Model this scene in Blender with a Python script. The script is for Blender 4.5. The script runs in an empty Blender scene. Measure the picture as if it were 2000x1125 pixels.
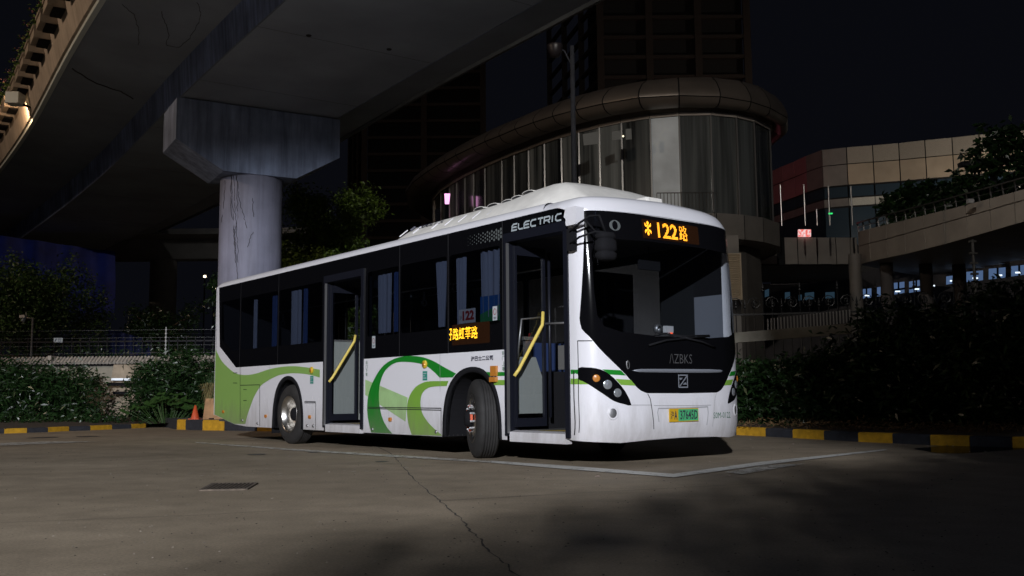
import bpy, math, random
from mathutils import Vector, Matrix, geometry, noise
import numpy as np
rnd=random.Random(7)
S=bpy.context.scene; COL=S.collection
# ------------------------------------------------------------ camera
pit=0.10872; rol=-0.0087
r0=Vector((1,0,0)); fw=Vector((0,math.cos(pit),math.sin(pit))); up=Vector((0,-math.sin(pit),math.cos(pit)))
rc=r0*math.cos(rol)+up*math.sin(rol); uc=-r0*math.sin(rol)+up*math.cos(rol)
cd=bpy.data.cameras.new('camera'); cam=bpy.data.objects.new('camera',cd); COL.objects.link(cam)
cd.sensor_width=36; cd.lens=1895.15*36/2000; cd.clip_end=2000; cd.clip_start=0.05
M=Matrix(((rc.x,uc.x,-fw.x,0),(rc.y,uc.y,-fw.y,0),(rc.z,uc.z,-fw.z,0.7828),(0,0,0,1)))
cam.matrix_world=M
S.camera=cam
# ------------------------------------------------------------ night sky, exposure
W=bpy.data.worlds.new('World'); S.world=W; W.use_nodes=True
wn=W.node_tree.nodes; wl=W.node_tree.links; wn.clear()
wo=wn.new('ShaderNodeOutputWorld'); wb=wn.new('ShaderNodeBackground'); sk=wn.new('ShaderNodeTexSky')
sk.sky_type='NISHITA'; sk.sun_disc=False; sk.sun_elevation=math.radians(-4.0); sk.sun_rotation=math.radians(200)
sk.dust_density=3; sk.air_density=1.5
bl=wn.new('ShaderNodeMix'); bl.data_type='RGBA'; bl.inputs[0].default_value=0.93
bl.inputs[7].default_value=(0.054,0.060,0.092,1)      # glow of the city on the haze, even all round
wl.new(sk.outputs[0],bl.inputs[6]); wl.new(bl.outputs[2],wb.inputs[0]); wb.inputs[1].default_value=0.05
wl.new(wb.outputs[0],wo.inputs[0])
S.view_settings.view_transform='Standard'; S.view_settings.look='None'; S.view_settings.gamma=1; S.view_settings.exposure=0
try: S.view_settings.use_curve_mapping=False
except Exception: pass
S.cycles.max_bounces=6; S.cycles.diffuse_bounces=3; S.cycles.transparent_max_bounces=16; S.cycles.sample_clamp_indirect=4

# lights: energies here, the lamps that carry them are built further down
KEY_POS=(-3.8,-26.1,11.2); KEY_AIM=(-3.0,-3.0,0.0); KEY_W=90000; KEY_COL=(0.93,0.95,1.0)
WARM_POS=(-24,14,15.0);  WARM_AIM=(-13.5,26,9.0); WARM_W=4600; WARM_COL=(1.0,0.76,0.56)
MALL_POS=(42,56,13);    MALL_AIM=(20,72,16); MALL_W=12000; MALL_COL=(1.0,0.90,0.78)
DECK_POS=(4.6,13.2,15.5); DECK_AIM=(9,46,10); DECK_W=6300; DECK_COL=(1.0,0.95,0.88)
FILL_POS=(9,-9,11);    FILL_AIM=(4,12,0); FILL_W=620; FILL_COL=(0.42,0.56,1.0)

# ------------------------------------------------------------ helpers
def mat(name,col,rough=0.6,metal=0.0,spec=0.5,coat=0.0,noise_s=0,noise_a=0.0,bump=0.0,bscale=40,emit=None,es=0,streak=0.0):
    m=bpy.data.materials.new(name); m.use_nodes=True; nt=m.node_tree; b=nt.nodes['Principled BSDF']
    b.inputs['Base Color'].default_value=(*col,1); b.inputs['Roughness'].default_value=rough; b.inputs['Metallic'].default_value=metal
    b.inputs['Specular IOR Level'].default_value=spec; b.inputs['Coat Weight'].default_value=coat; b.inputs['Coat Roughness'].default_value=0.05
    if emit: b.inputs['Emission Color'].default_value=(*emit,1); b.inputs['Emission Strength'].default_value=es
    if noise_a or bump:
        tc=nt.nodes.new('ShaderNodeTexCoord')
    if noise_a:
        n=nt.nodes.new('ShaderNodeTexNoise'); n.inputs['Scale'].default_value=noise_s; n.inputs['Detail'].default_value=6
        nt.links.new(tc.outputs['Object'],n.inputs['Vector'])
        r=nt.nodes.new('ShaderNodeMapRange'); r.inputs[1].default_value=0.3; r.inputs[2].default_value=0.7; r.inputs[3].default_value=1-noise_a; r.inputs[4].default_value=1+noise_a
        nt.links.new(n.outputs['Fac'],r.inputs[0])
        mx=nt.nodes.new('ShaderNodeMix'); mx.data_type='RGBA'; mx.blend_type='MULTIPLY'; mx.inputs[0].default_value=1; mx.inputs[6].default_value=(*col,1)
        nt.links.new(r.outputs[0],mx.inputs[7]); nt.links.new(mx.outputs[2],b.inputs['Base Color'])
        if streak:      # rain streaks running down
            mp=nt.nodes.new('ShaderNodeMapping'); mp.inputs['Scale'].default_value=(3.0,3.0,0.22); nt.links.new(tc.outputs['Object'],mp.inputs[0])
            n2=nt.nodes.new('ShaderNodeTexNoise'); n2.inputs['Scale'].default_value=1.6; n2.inputs['Detail'].default_value=8; n2.inputs['Roughness'].default_value=0.65; nt.links.new(mp.outputs[0],n2.inputs['Vector'])
            r2=nt.nodes.new('ShaderNodeMapRange'); r2.inputs[1].default_value=0.42; r2.inputs[2].default_value=0.66; r2.inputs[3].default_value=1.05; r2.inputs[4].default_value=1-streak; nt.links.new(n2.outputs['Fac'],r2.inputs[0])
            m2=nt.nodes.new('ShaderNodeMix'); m2.data_type='RGBA'; m2.blend_type='MULTIPLY'; m2.inputs[0].default_value=1
            nt.links.new(mx.outputs[2],m2.inputs[6]); nt.links.new(r2.outputs[0],m2.inputs[7]); nt.links.new(m2.outputs[2],b.inputs['Base Color'])
    if bump:
        n=nt.nodes.new('ShaderNodeTexNoise'); n.inputs['Scale'].default_value=bscale; n.inputs['Detail'].default_value=8
        nt.links.new(tc.outputs['Object'],n.inputs['Vector'])
        bp=nt.nodes.new('ShaderNodeBump'); bp.inputs['Strength'].default_value=bump; bp.inputs['Distance'].default_value=0.02
        nt.links.new(n.outputs['Fac'],bp.inputs['Height']); nt.links.new(bp.outputs[0],b.inputs['Normal'])
    return m
def glassmat(name,tint,rough=0.02,refl=1.0,ior=1.5):
    m=bpy.data.materials.new(name); m.use_nodes=True; nt=m.node_tree; nt.nodes.clear()
    o=nt.nodes.new('ShaderNodeOutputMaterial'); t=nt.nodes.new('ShaderNodeBsdfTransparent'); g=nt.nodes.new('ShaderNodeBsdfGlossy')
    f=nt.nodes.new('ShaderNodeLayerWeight'); f.inputs[0].default_value=0.5; mx=nt.nodes.new('ShaderNodeMixShader')
    pw=nt.nodes.new('ShaderNodeMath'); pw.operation='POWER'; pw.inputs[1].default_value=4.0; ad=nt.nodes.new('ShaderNodeMath'); ad.operation='MULTIPLY_ADD'; ad.inputs[1].default_value=0.9; ad.inputs[2].default_value=0.045
    t.inputs[0].default_value=(*tint,1); g.inputs['Roughness'].default_value=rough; g.inputs[0].default_value=(refl,refl,refl,1)
    nt.links.new(f.outputs['Facing'],pw.inputs[0]); nt.links.new(pw.outputs[0],ad.inputs[0])
    nt.links.new(ad.outputs[0],mx.inputs[0]); nt.links.new(t.outputs[0],mx.inputs[1]); nt.links.new(g.outputs[0],mx.inputs[2]); nt.links.new(mx.outputs[0],o.inputs[0])
    return m
def mesh(name,V,F,m,parent=None,smooth=False,loc=None):
    me=bpy.data.meshes.new(name); me.from_pydata([tuple(v) for v in V],[],F); me.update()
    if smooth: me.shade_smooth()
    if m: me.materials.append(m)
    o=bpy.data.objects.new(name,me); COL.objects.link(o)
    if parent: o.parent=parent
    if loc: o.location=loc
    return o
def empty(name,loc=(0,0,0),rz=0,parent=None):
    o=bpy.data.objects.new(name,None); COL.objects.link(o); o.location=loc; o.rotation_euler=(0,0,rz)
    if parent: o.parent=parent
    return o
def tag(o,label=None,cat=None,group=None,kind=None):
    if label: o['label']=label
    if cat: o['category']=cat
    if group: o['group']=group
    if kind: o['kind']=kind
    return o
class MB:
    def __init__(s): s.V=[]; s.F=[]
    def add(s,V,F):
        n=len(s.V); s.V+=[tuple(v) for v in V]; s.F+=[tuple(i+n for i in f) for f in F]; return s
    def box(s,x0,x1,y0,y1,z0,z1):
        V=[(x,y,z) for z in (z0,z1) for x,y in ((x0,y0),(x1,y0),(x1,y1),(x0,y1))]
        return s.add(V,[(0,3,2,1),(4,5,6,7),(0,1,5,4),(1,2,6,5),(2,3,7,6),(3,0,4,7)])
    def obox(s,a,b,w,h,up=(0,0,1)):
        # bar from a to b, width w across, height h
        a=Vector(a); b=Vector(b); d=(b-a).normalized(); u=Vector(up); sd=d.cross(u)
        if sd.length<1e-4: sd=d.cross(Vector((1,0,0)))
        sd.normalize(); u=sd.cross(d).normalized()
        V=[p+sd*(sx*w/2)+u*(sz*h/2) for p in (a,b) for sx,sz in ((-1,-1),(1,-1),(1,1),(-1,1))]
        return s.add(V,[(0,1,2,3),(7,6,5,4),(0,4,5,1),(1,5,6,2),(2,6,7,3),(3,7,4,0)])
    def tube(s,pts,r,n=8,cap=True):
        pts=[Vector(p) for p in pts]; k=len(pts); base=len(s.V); ref=None
        for i,p in enumerate(pts):
            d=(pts[min(i+1,k-1)]-pts[max(i-1,0)]).normalized()
            if ref is None:
                ref=d.orthogonal().normalized()
            ref=(ref-d*ref.dot(d)).normalized(); e=d.cross(ref)
            rr=r[i] if isinstance(r,(list,tuple)) else r
            for j in range(n):
                a=2*math.pi*j/n; s.V.append(tuple(p+ref*(rr*math.cos(a))+e*(rr*math.sin(a))))
        for i in range(k-1):
            for j in range(n):
                a=base+i*n+j; b=base+i*n+(j+1)%n; s.F.append((a,b,b+n,a+n))
        if cap:
            s.F.append(tuple(base+j for j in range(n))[::-1]); s.F.append(tuple(base+(k-1)*n+j for j in range(n)))
        return s
    def prism(s,loop,a,b,axis='z'):
        # loop of 2d points extruded from a to b along axis
        n=len(loop)
        def P(p,t):
            return (p[0],p[1],t) if axis=='z' else ((p[0],t,p[1]) if axis=='y' else (t,p[0],p[1]))
        V=[P(p,a) for p in loop]+[P(p,b) for p in loop]
        return s.add(V,[tuple(range(n))[::-1],tuple(range(n,2*n))]+[(i,(i+1)%n,(i+1)%n+n,i+n) for i in range(n)])
    def lathe(s,prof,n=32,axis='y',c=(0,0,0)):
        base=len(s.V)
        for (r,t) in prof:
            for j in range(n):
                a=2*math.pi*j/n; u,v=r*math.cos(a),r*math.sin(a)
                p=(u,t,v) if axis=='y' else ((u,v,t) if axis=='z' else (t,u,v))
                s.V.append((p[0]+c[0],p[1]+c[1],p[2]+c[2]))
        for i in range(len(prof)-1):
            for j in range(n):
                a=base+i*n+j; b=base+i*n+(j+1)%n; s.F.append((a,b,b+n,a+n))
        return s
    def build(s,name,m,parent=None,smooth=False,loc=None):
        return mesh(name,s.V,s.F,m,parent,smooth,loc)
def inside(p,loops):
    c=False; x,y=p
    for L in loops:
        j=len(L)-1
        for i in range(len(L)):
            xi,yi=L[i]; xj,yj=L[j]
            if (yi>y)!=(yj>y) and x<(xj-xi)*(y-yi)/(yj-yi)+xi: c=not c
            j=i
    return c
def fillpoly(loops,step):
    """triangulate an area bounded by loops (even-odd) with interior points every step"""
    V=[];E=[]
    for L in loops:
        n=len(L); idx=[]
        for i in range(n):
            a=L[i]; b=L[(i+1)%n]; d=math.hypot(b[0]-a[0],b[1]-a[1]); k=max(1,int(d/step))
            for q in range(k):
                idx.append(len(V)); V.append((a[0]+(b[0]-a[0])*q/k,a[1]+(b[1]-a[1])*q/k))
        E+=[(idx[i],idx[(i+1)%len(idx)]) for i in range(len(idx))]
    x0=min(v[0] for v in V);x1=max(v[0] for v in V);y0=min(v[1] for v in V);y1=max(v[1] for v in V)
    if (x1-x0)/step*(y1-y0)/step<40000:
        y=y0+step*0.53
        while y<y1:
            x=x0+step*0.47
            while x<x1:
                if inside((x,y),loops): V.append((x,y))
                x+=step
            y+=step
    r=geometry.delaunay_2d_cdt([Vector(v) for v in V],E,[],0,1e-6)
    P=[(v.x,v.y) for v in r[0]]
    F=[f for f in r[2] if inside((sum(P[i][0] for i in f)/len(f),sum(P[i][1] for i in f)/len(f)),loops)]
    return P,[tuple(f) for f in F]
def patch(name,loops,fn,step,m,parent=None,smooth=True,back=None):
    P,F=fillpoly(loops,step)
    V=[fn(*p) for p in P]
    if back is not None:    # give it thickness
        n=len(V); V+= [back(*p) for p in P]
        from collections import Counter
        ed=Counter()
        for f in F:
            for i in range(len(f)): ed[tuple(sorted((f[i],f[(i+1)%len(f)])))]+=1
        G=[]
        for f in F:
            for i in range(len(f)):
                a,b=f[i],f[(i+1)%len(f)]
                if ed[tuple(sorted((a,b)))]==1: G.append((b,a,a+n,b+n))
        F=F+[tuple(i+n for i in f)[::-1] for f in F]+G
    o=mesh(name,V,F,m,parent,smooth)
    if smooth and back is None and getattr(fn,'curved',False):     # true surface normals on the curved shell
        N=[]
        for p in P:
            a=Vector(fn(p[0]+.02,p[1]))-Vector(fn(p[0]-.02,p[1])); b=Vector(fn(p[0],p[1]+.02))-Vector(fn(p[0],p[1]-.02)); N.append(tuple(a.cross(b).normalized()))
        o.data.normals_split_custom_set_from_vertices(N)
    return o
def stroke(line,w,closed=False):
    """2d polygon loops round a polyline, one quad per segment plus mitre"""
    out=[]; n=len(line)
    L=[];R=[]
    for i in range(n):
        if closed: a=Vector(line[i-1]); b=Vector(line[(i+1)%n])
        else: a=Vector(line[max(i-1,0)]); b=Vector(line[min(i+1,n-1)])
        p=Vector(line[i]); d1=(p-a).normalized() if (p-a).length>1e-9 else (b-p).normalized(); d2=(b-p).normalized() if (b-p).length>1e-9 else d1
        t=(d1+d2).normalized(); nn=Vector((-t.y,t.x)); k=1/max(0.4,nn.dot(Vector((-d1.y,d1.x))))
        L.append(tuple(p+nn*w/2*k)); R.append(tuple(p-nn*w/2*k))
    m=n if closed else n-1
    for i in range(m):
        j=(i+1)%n; out.append([L[i],L[j],R[j],R[i]])
    return out
def ribbon(name,lines,w,fn,m,parent,step=0.06):
    V=[];F=[]
    for line in lines:
        pts=[]
        for i in range(len(line)-1):
            a,b=line[i],line[i+1]; k=max(1,int(math.hypot(b[0]-a[0],b[1]-a[1])/step))
            for q in range(k): pts.append((a[0]+(b[0]-a[0])*q/k,a[1]+(b[1]-a[1])*q/k))
        pts.append(tuple(line[-1]))
        for q in stroke(pts,w):
            n=len(V); V+=[fn(*p) for p in q]; F.append((n,n+1,n+2,n+3))
    return mesh(name,V,F,m,parent)
_tc={}
def textmesh(body,bold=0.0):
    k=(body,bold)
    if k in _tc: return _tc[k]
    c=bpy.data.curves.new('lettering','FONT'); c.body=body; c.resolution_u=2; c.offset=bold
    o=bpy.data.objects.new('lettering',c); COL.objects.link(o); bpy.context.view_layer.update()
    me=bpy.data.meshes.new_from_object(o.evaluated_get(bpy.context.evaluated_depsgraph_get()))
    V=[(v.co.x,v.co.y) for v in me.vertices]; F=[tuple(p.vertices) for p in me.polygons]
    bpy.data.objects.remove(o); bpy.data.curves.remove(c); bpy.data.meshes.remove(me)
    _tc[k]=(V,F); return V,F
def text(name,body,box,fn,m,parent,bold=0.0,shear=0.0):
    """lettering stretched to the box (x0,x1,z0,z1) and laid on the surface fn"""
    V,F=textmesh(body,bold)
    x0=min(v[0] for v in V);x1=max(v[0] for v in V);y0=min(v[1] for v in V);y1=max(v[1] for v in V)
    a,b,c,d=box
    P=[(a+(v[0]-x0)/(x1-x0)*(b-a)+shear*(v[1]-y0),c+(v[1]-y0)/(y1-y0)*(d-c)) for v in V]
    return mesh(name,[fn(*p) for p in P],F,m,parent)
def copy_tree(o,parent=None):
    c=o.copy(); COL.objects.link(c); c.parent=parent
    for ch in list(o.children): copy_tree(ch,c)
    return c
def rrect(x0,x1,z0,z1,r,n=4):
    out=[]
    for cx,cz,a0 in ((x1-r,z0+r,-90),(x1-r,z1-r,0),(x0+r,z1-r,90),(x0+r,z0+r,180)):
        for i in range(n+1):
            a=math.radians(a0+90*i/n); out.append((cx+r*math.cos(a),cz+r*math.sin(a)))
    return out
def smoothline(pts,k=4,closed=False):
    """catmull-rom through pts"""
    P=[Vector(p) for p in pts]; n=len(P); out=[]
    for i in range(n if closed else n-1):
        p0=P[(i-1)%n] if closed else P[max(i-1,0)]; p1=P[i]; p2=P[(i+1)%n]; p3=P[(i+2)%n] if closed else P[min(i+2,n-1)]
        for q in range(k):
            t=q/k; out.append(tuple(0.5*((2*p1)+(p2-p0)*t+(2*p0-5*p1+4*p2-p3)*t*t+(3*p1-p0-3*p2+p3)*t**3)))
    if not closed: out.append(tuple(P[-1]))
    return out
import math
HW=1.28
CY=0.03
def _x0(y):
    a=min(abs(y)/HW,1.0)
    return -0.42*(1-(max(0,1-a**3.2))**(1/2.2))
_pl=[(0.0,0.0,0.0)]
for _i in range(1,401):
    _y=HW*math.sin(math.pi/2*_i/400); _x=_x0(_y)
    _p=_pl[-1]; _pl.append((_p[0]+math.hypot(_x-_p[1],_y-_p[2]),_x,_y))
UE=_pl[-1][0]
def lean(z):
    if z>1.2: return -0.10*((z-1.2)/1.65)**1.6
    if z<0.5: return -0.05*((0.5-z)/0.25)**2
    return 0.0
def plan(u):
    a=abs(u); sg=1 if u>=0 else -1
    if a>=UE: return (-0.42-(a-UE), sg*HW+CY)
    lo,hi=0,400
    while hi-lo>1:
        m=(lo+hi)//2
        if _pl[m][0]<=a: lo=m
        else: hi=m
    t=(a-_pl[lo][0])/(_pl[hi][0]-_pl[lo][0])
    return (_pl[lo][1]+t*(_pl[hi][1]-_pl[lo][1]), sg*(_pl[lo][2]+t*(_pl[hi][2]-_pl[lo][2]))+CY)
def fmap(u,z,off=0.0):
    x,y=plan(u)
    x1,y1=plan(u-0.004); x2,y2=plan(u+0.004)
    dx,dy=x2-x1,y2-y1; l=math.hypot(dx,dy) or 1
    nx,ny=dy/l,-dx/l
    w=min(1,max(0,(x+0.9)/0.45))
    w=w*w*(3-2*w)
    return (x+lean(z)*w+nx*off, y+ny*off, z)

# ------------------------------------------------------------ materials
def paint(name,col,rough,coat,dust=0.55):
    """gloss paint with road dust splashed up the skirts"""
    m=mat(name,col,rough,coat=coat); nt=m.node_tree; b=nt.nodes['Principled BSDF']; N=nt.nodes.new; L=nt.links.new
    tc=N('ShaderNodeTexCoord'); sp=N('ShaderNodeSeparateXYZ'); L(tc.outputs['Object'],sp.inputs[0])
    mp=N('ShaderNodeMapping'); mp.inputs['Scale'].default_value=(3.0,3.0,0.7); L(tc.outputs['Object'],mp.inputs[0])
    n=N('ShaderNodeTexNoise'); n.inputs['Scale'].default_value=2.2; n.inputs['Detail'].default_value=9; n.inputs['Roughness'].default_value=0.7; L(mp.outputs[0],n.inputs['Vector'])
    a=N('ShaderNodeMapRange'); a.inputs[1].default_value=0.95; a.inputs[2].default_value=0.22; a.inputs[3].default_value=-0.25; a.inputs[4].default_value=0.42; L(sp.outputs['Z'],a.inputs[0])
    ad=N('ShaderNodeMath'); ad.operation='ADD'; L(a.outputs[0],ad.inputs[0]); L(n.outputs['Fac'],ad.inputs[1])
    r=N('ShaderNodeMapRange'); r.inputs[1].default_value=0.45; r.inputs[2].default_value=1.0; r.inputs[3].default_value=0.0; r.inputs[4].default_value=dust; L(ad.outputs[0],r.inputs[0])
    mx=N('ShaderNodeMix'); mx.data_type='RGBA'; mx.inputs[6].default_value=(*col,1); mx.inputs[7].default_value=(0.20,0.17,0.14,1); L(r.outputs[0],mx.inputs[0]); L(mx.outputs[2],b.inputs['Base Color'])
    rr=N('ShaderNodeMapRange'); rr.inputs[3].default_value=rough; rr.inputs[4].default_value=0.75; L(r.outputs[0],rr.inputs[0]); L(rr.outputs[0],b.inputs['Roughness'])
    return m
M_white=paint('white_bus_paint',(0.76,0.755,0.80),0.26,0.3,0.5)
M_roofw=mat('dusty_white_roof',(0.70,0.68,0.64),0.5,noise_s=5,noise_a=0.10)
M_dkgreen=paint('dark_green_livery',(0.012,0.22,0.022),0.3,0.3)
M_ltgreen=paint('light_green_livery',(0.20,0.40,0.055),0.3,0.3)
M_palegreen=paint('pale_green_livery',(0.37,0.57,0.26),0.35,0.2)
M_rear=paint('rear_green_livery',(0.25,0.43,0.11),0.35,0.2)
M_black=mat('gloss_black_panel',(0.004,0.004,0.005),0.08,spec=0.5)
M_blackm=mat('matt_black_plastic',(0.012,0.012,0.014),0.9,spec=0.1)
M_frame=mat('dark_blue_black_frame',(0.008,0.009,0.015),0.4,spec=0.35)
M_gap=mat('panel_gap',(0.01,0.01,0.012),0.8)
M_rubber=mat('tyre_rubber',(0.022,0.021,0.021),0.75,noise_s=8,noise_a=0.25,bump=0.15,bscale=60)
M_alu=mat('polished_aluminium',(0.62,0.60,0.57),0.30,metal=1,noise_s=9,noise_a=0.15)
M_steel=mat('dull_steel',(0.30,0.30,0.31),0.45,metal=0.8)
M_chrome=mat('chrome',(0.75,0.76,0.8),0.12,metal=1)
M_yellow=mat('yellow_grab_rail',(0.72,0.56,0.13),0.4)
M_yelfloor=mat('yellow_step_edge',(0.40,0.29,0.03),0.6)
M_amber=mat('amber_lens',(0.50,0.19,0.03),0.25,coat=0.5)
M_button=mat('yellow_button',(0.62,0.42,0.03),0.4)
M_orange=mat('orange_plastic',(0.60,0.09,0.03),0.5)
M_red=mat('red_print',(0.30,0.02,0.02),0.5)
M_teal=mat('teal_sticker',(0.02,0.26,0.20),0.5)
M_print=mat('dark_print',(0.035,0.035,0.06),0.5)
M_greenprint=mat('green_print',(0.05,0.16,0.09),0.5)
M_white2=mat('white_print',(0.40,0.45,0.48),0.5)
M_greydot=mat('grey_dot_print',(0.10,0.11,0.11),0.5)
M_paper=mat('white_paper',(0.55,0.55,0.56),0.7)
M_blueposter=mat('blue_poster',(0.02,0.10,0.30),0.6)
M_greenposter=mat('green_poster',(0.03,0.22,0.08),0.6)
M_curt=mat('pale_blue_curtain',(0.22,0.24,0.30),0.9)
M_curt2=mat('deep_blue_curtain',(0.03,0.06,0.17),0.9)
M_floor=mat('bus_floor',(0.06,0.06,0.06),0.7)
M_inwall=mat('grey_interior_panel',(0.26,0.275,0.26),0.6)
M_liner=mat('dusty_wheel_liner',(0.33,0.32,0.29),0.85,noise_s=14,noise_a=0.25,bump=0.3,bscale=30)
M_seat=mat('blue_seat',(0.02,0.04,0.12),0.7)
M_lamp=mat('clear_lamp_lens',(0.55,0.58,0.62),0.12,metal=0.7)
M_platey=mat('plate_yellow',(0.60,0.36,0.02),0.45)
M_plateg=mat('plate_green',(0.07,0.42,0.17),0.45)
M_led=mat('amber_led',(0,0,0),0.5,emit=(1.0,0.36,0.02),es=4.0)
M_ledy=mat('yellow_led',(0,0,0),0.5,emit=(1.0,0.50,0.02),es=3.6)
M_ledface=mat('led_face',(0.018,0.008,0.004),0.25,emit=(1,0.22,0.0),es=0.005)  # faint orange emission stands in for the halo round the lit dots
M_silver=mat('silver_trim',(0.30,0.32,0.37),0.35,metal=0.35)
G_bus=glassmat('tinted_bus_glass',(0.34,0.37,0.43))
G_wind=glassmat('windscreen_glass',(0.72,0.75,0.78))
G_door=glassmat('door_glass',(0.86,0.88,0.90))

# ------------------------------------------------------------ the bus
BUS=empty('city_bus',(1.9024,10.9685,0),-0.9018)
tag(BUS,'white and green electric city bus parked with both side doors open, route 122','bus')
def fs(off): return lambda x,z:(x,-1.25-off,z)          # right side wall
def fl(off): return lambda x,z:(x,1.31+off,z)           # left side wall
def ff(off):                                             # curved front
    f=lambda u,z:fmap(u,z,off)
    f.curved=True; return f
def frev(L): return [(-u,z) for u,z in L][::-1]
GZ=2.85; BZ=1.305; SK=0.25
archR=[(-8.02,SK),(-8.00,0.55),(-7.93,0.80),(-7.80,0.98),(-7.62,1.08),(-7.43,1.11),(-7.24,1.07),(-7.06,0.95),(-6.94,0.75),(-6.88,0.5),(-6.87,SK)]
archF=[(-2.93,SK),(-2.92,0.50),(-2.86,0.76),(-2.74,0.94),(-2.55,1.07),(-2.30,1.12),(-2.06,1.08),(-1.88,0.95),(-1.76,0.74),(-1.71,0.5),(-1.70,SK)]
DM=(-6.17,-4.98,0.36,2.53); DF=(-1.60,-0.50,0.36,2.58)     # door openings x0,x1,z0,z1
# lower white panels
p1=[(-10.60,0.44),(-10.12,0.36),(-9.62,0.28),(-9.1,SK)]+archR+[(DM[0],SK),(DM[0],BZ),(-9.62,BZ),(-10.42,1.72),(-10.52,2.85),(-10.60,2.80),(-10.62,1.6)]
patch('side_panel',[p1],fs(0),0.25,M_white,BUS)
p2=[(DM[1],SK)]+archF+[(DF[0],SK),(DF[0],BZ),(DM[1],BZ)]
patch('side_panel',[p2],fs(0),0.25,M_white,BUS)
# rear livery sweep
g1=smoothline([(-10.615,1.699),(-10.506,1.591),(-10.262,1.429),(-9.927,1.292),(-9.605,1.197),(-9.174,1.159),(-8.704,1.178),(-8.200,1.236),(-7.717,1.263),(-7.255,1.264),(-6.812,1.234),(-6.327,1.183)])
g2=smoothline([(-6.324,1.062),(-6.665,1.112),(-7.101,1.145),(-7.505,1.147),(-7.817,1.124),(-8.137,1.066),(-8.411,0.996),(-8.577,0.927),(-8.799,0.763),(-8.965,0.572),(-9.076,0.427),(-9.141,0.295)])
gl=g1+g2+[(-9.62,0.285),(-10.12,0.365),(-10.59,0.445),(-10.61,1.2)]
gl=[(max(-10.61,min(DM[0]-0.004,x)),z) for x,z in gl]
patch('livery_sweep',[gl],fs(0.003),0.25,M_rear,BUS)
pale=[(-4.911,1.007),(-3.771,0.747),(-3.822,0.423),(-4.510,0.651),(-4.907,0.787)]
pale=[(max(DM[1]+0.004,x),z) for x,z in pale]
patch('livery_band',[pale],fs(0.003),0.25,M_palegreen,BUS)
ao=smoothline([(-4.728,0.257),(-4.789,0.371),(-4.835,0.510),(-4.845,0.630),(-4.811,0.790),(-4.710,0.949),(-4.516,1.125),(-4.287,1.237),(-3.990,1.295),(-3.703,1.304),(-3.391,1.275),(-3.123,1.210),(-2.896,1.131),(-2.632,1.044)])
ai=smoothline([(-2.999,1.000),(-3.123,1.073),(-3.289,1.151),(-3.493,1.198),(-3.773,1.225),(-4.063,1.226),(-4.286,1.159),(-4.419,1.064),(-4.505,0.907),(-4.519,0.749),(-4.502,0.631),(-4.431,0.475),(-4.297,0.341),(-4.155,0.256)])
patch('livery_arch',[ao+[(-2.707,0.998)]+ai],fs(0.006),0.25,M_dkgreen,BUS)
bo=smoothline([(-3.663,0.254),(-3.751,0.409),(-3.780,0.559),(-3.763,0.691),(-3.683,0.803),(-3.561,0.887),(-3.390,0.940),(-3.222,0.956),(-2.801,0.953)])
bi=smoothline([(-2.839,0.891),(-3.123,0.887),(-3.289,0.865),(-3.406,0.802),(-3.447,0.709),(-3.440,0.617),(-3.389,0.525),(-3.255,0.418),(-3.090,0.331),(-2.929,0.260)])
patch('livery_arch',[bo+bi],fs(0.006),0.25,M_ltgreen,BUS)
patch('livery_band',[[(-2.078,1.049),(-1.605,1.040),(-1.605,0.996),(-1.964,0.996)]],fs(0.006),0.25,M_dkgreen,BUS)
patch('livery_band',[[(-1.894,0.951),(-1.606,0.946),(-1.607,0.887),(-1.847,0.890)]],fs(0.006),0.25,M_ltgreen,BUS)
# wheel arch trims and liners
def arch_trim(A):
    a=smoothline(A,3); cx=(A[0][0]+A[-1][0])/2
    inn=[(cx+(x-cx)*0.90, z if z<=SK+.01 else SK+(z-SK)*0.925) for x,z in a]
    patch('arch_trim',[a+inn[::-1]],fs(0.012),0.3,M_blackm,BUS,back=fs(-0.06))
    V=[];F=[]
    for i,(x,z) in enumerate(inn): V+=[(x,-1.25,z),(x,-0.62,z)]
    for i in range(len(inn)-1): F.append((2*i,2*i+1,2*i+3,2*i+2))
    mesh('wheel_arch',V,F,M_blackm,BUS)
    mesh('wheel_arch',[(x,-0.62,z) for x,z in inn],[tuple(range(len(inn)))],M_gap,BUS)
arch_trim(archR); arch_trim(archF)
# corrugated inner liner seen beside the steered wheel
V=[];F=[]
for i in range(57):
    t=i/56; yy=-1.22+0.56*t; xx=-2.885+0.018*math.sin(t*2*math.pi*8)
    top=0.80*(1-0.5*max(0,(t-0.35)/0.65)**2) if t>0.35 else 0.80-0.55*((0.35-t)/0.35)**2*0.35
    for j in range(6): V.append((xx-0.006*j,yy,SK+0.01+(top-SK)*j/5))
for i in range(56):
    for j in range(5): a=i*6+j; F.append((a,a+6,a+7,a+1))
mesh('wheel_liner',V,F,M_liner,BUS,True)
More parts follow.
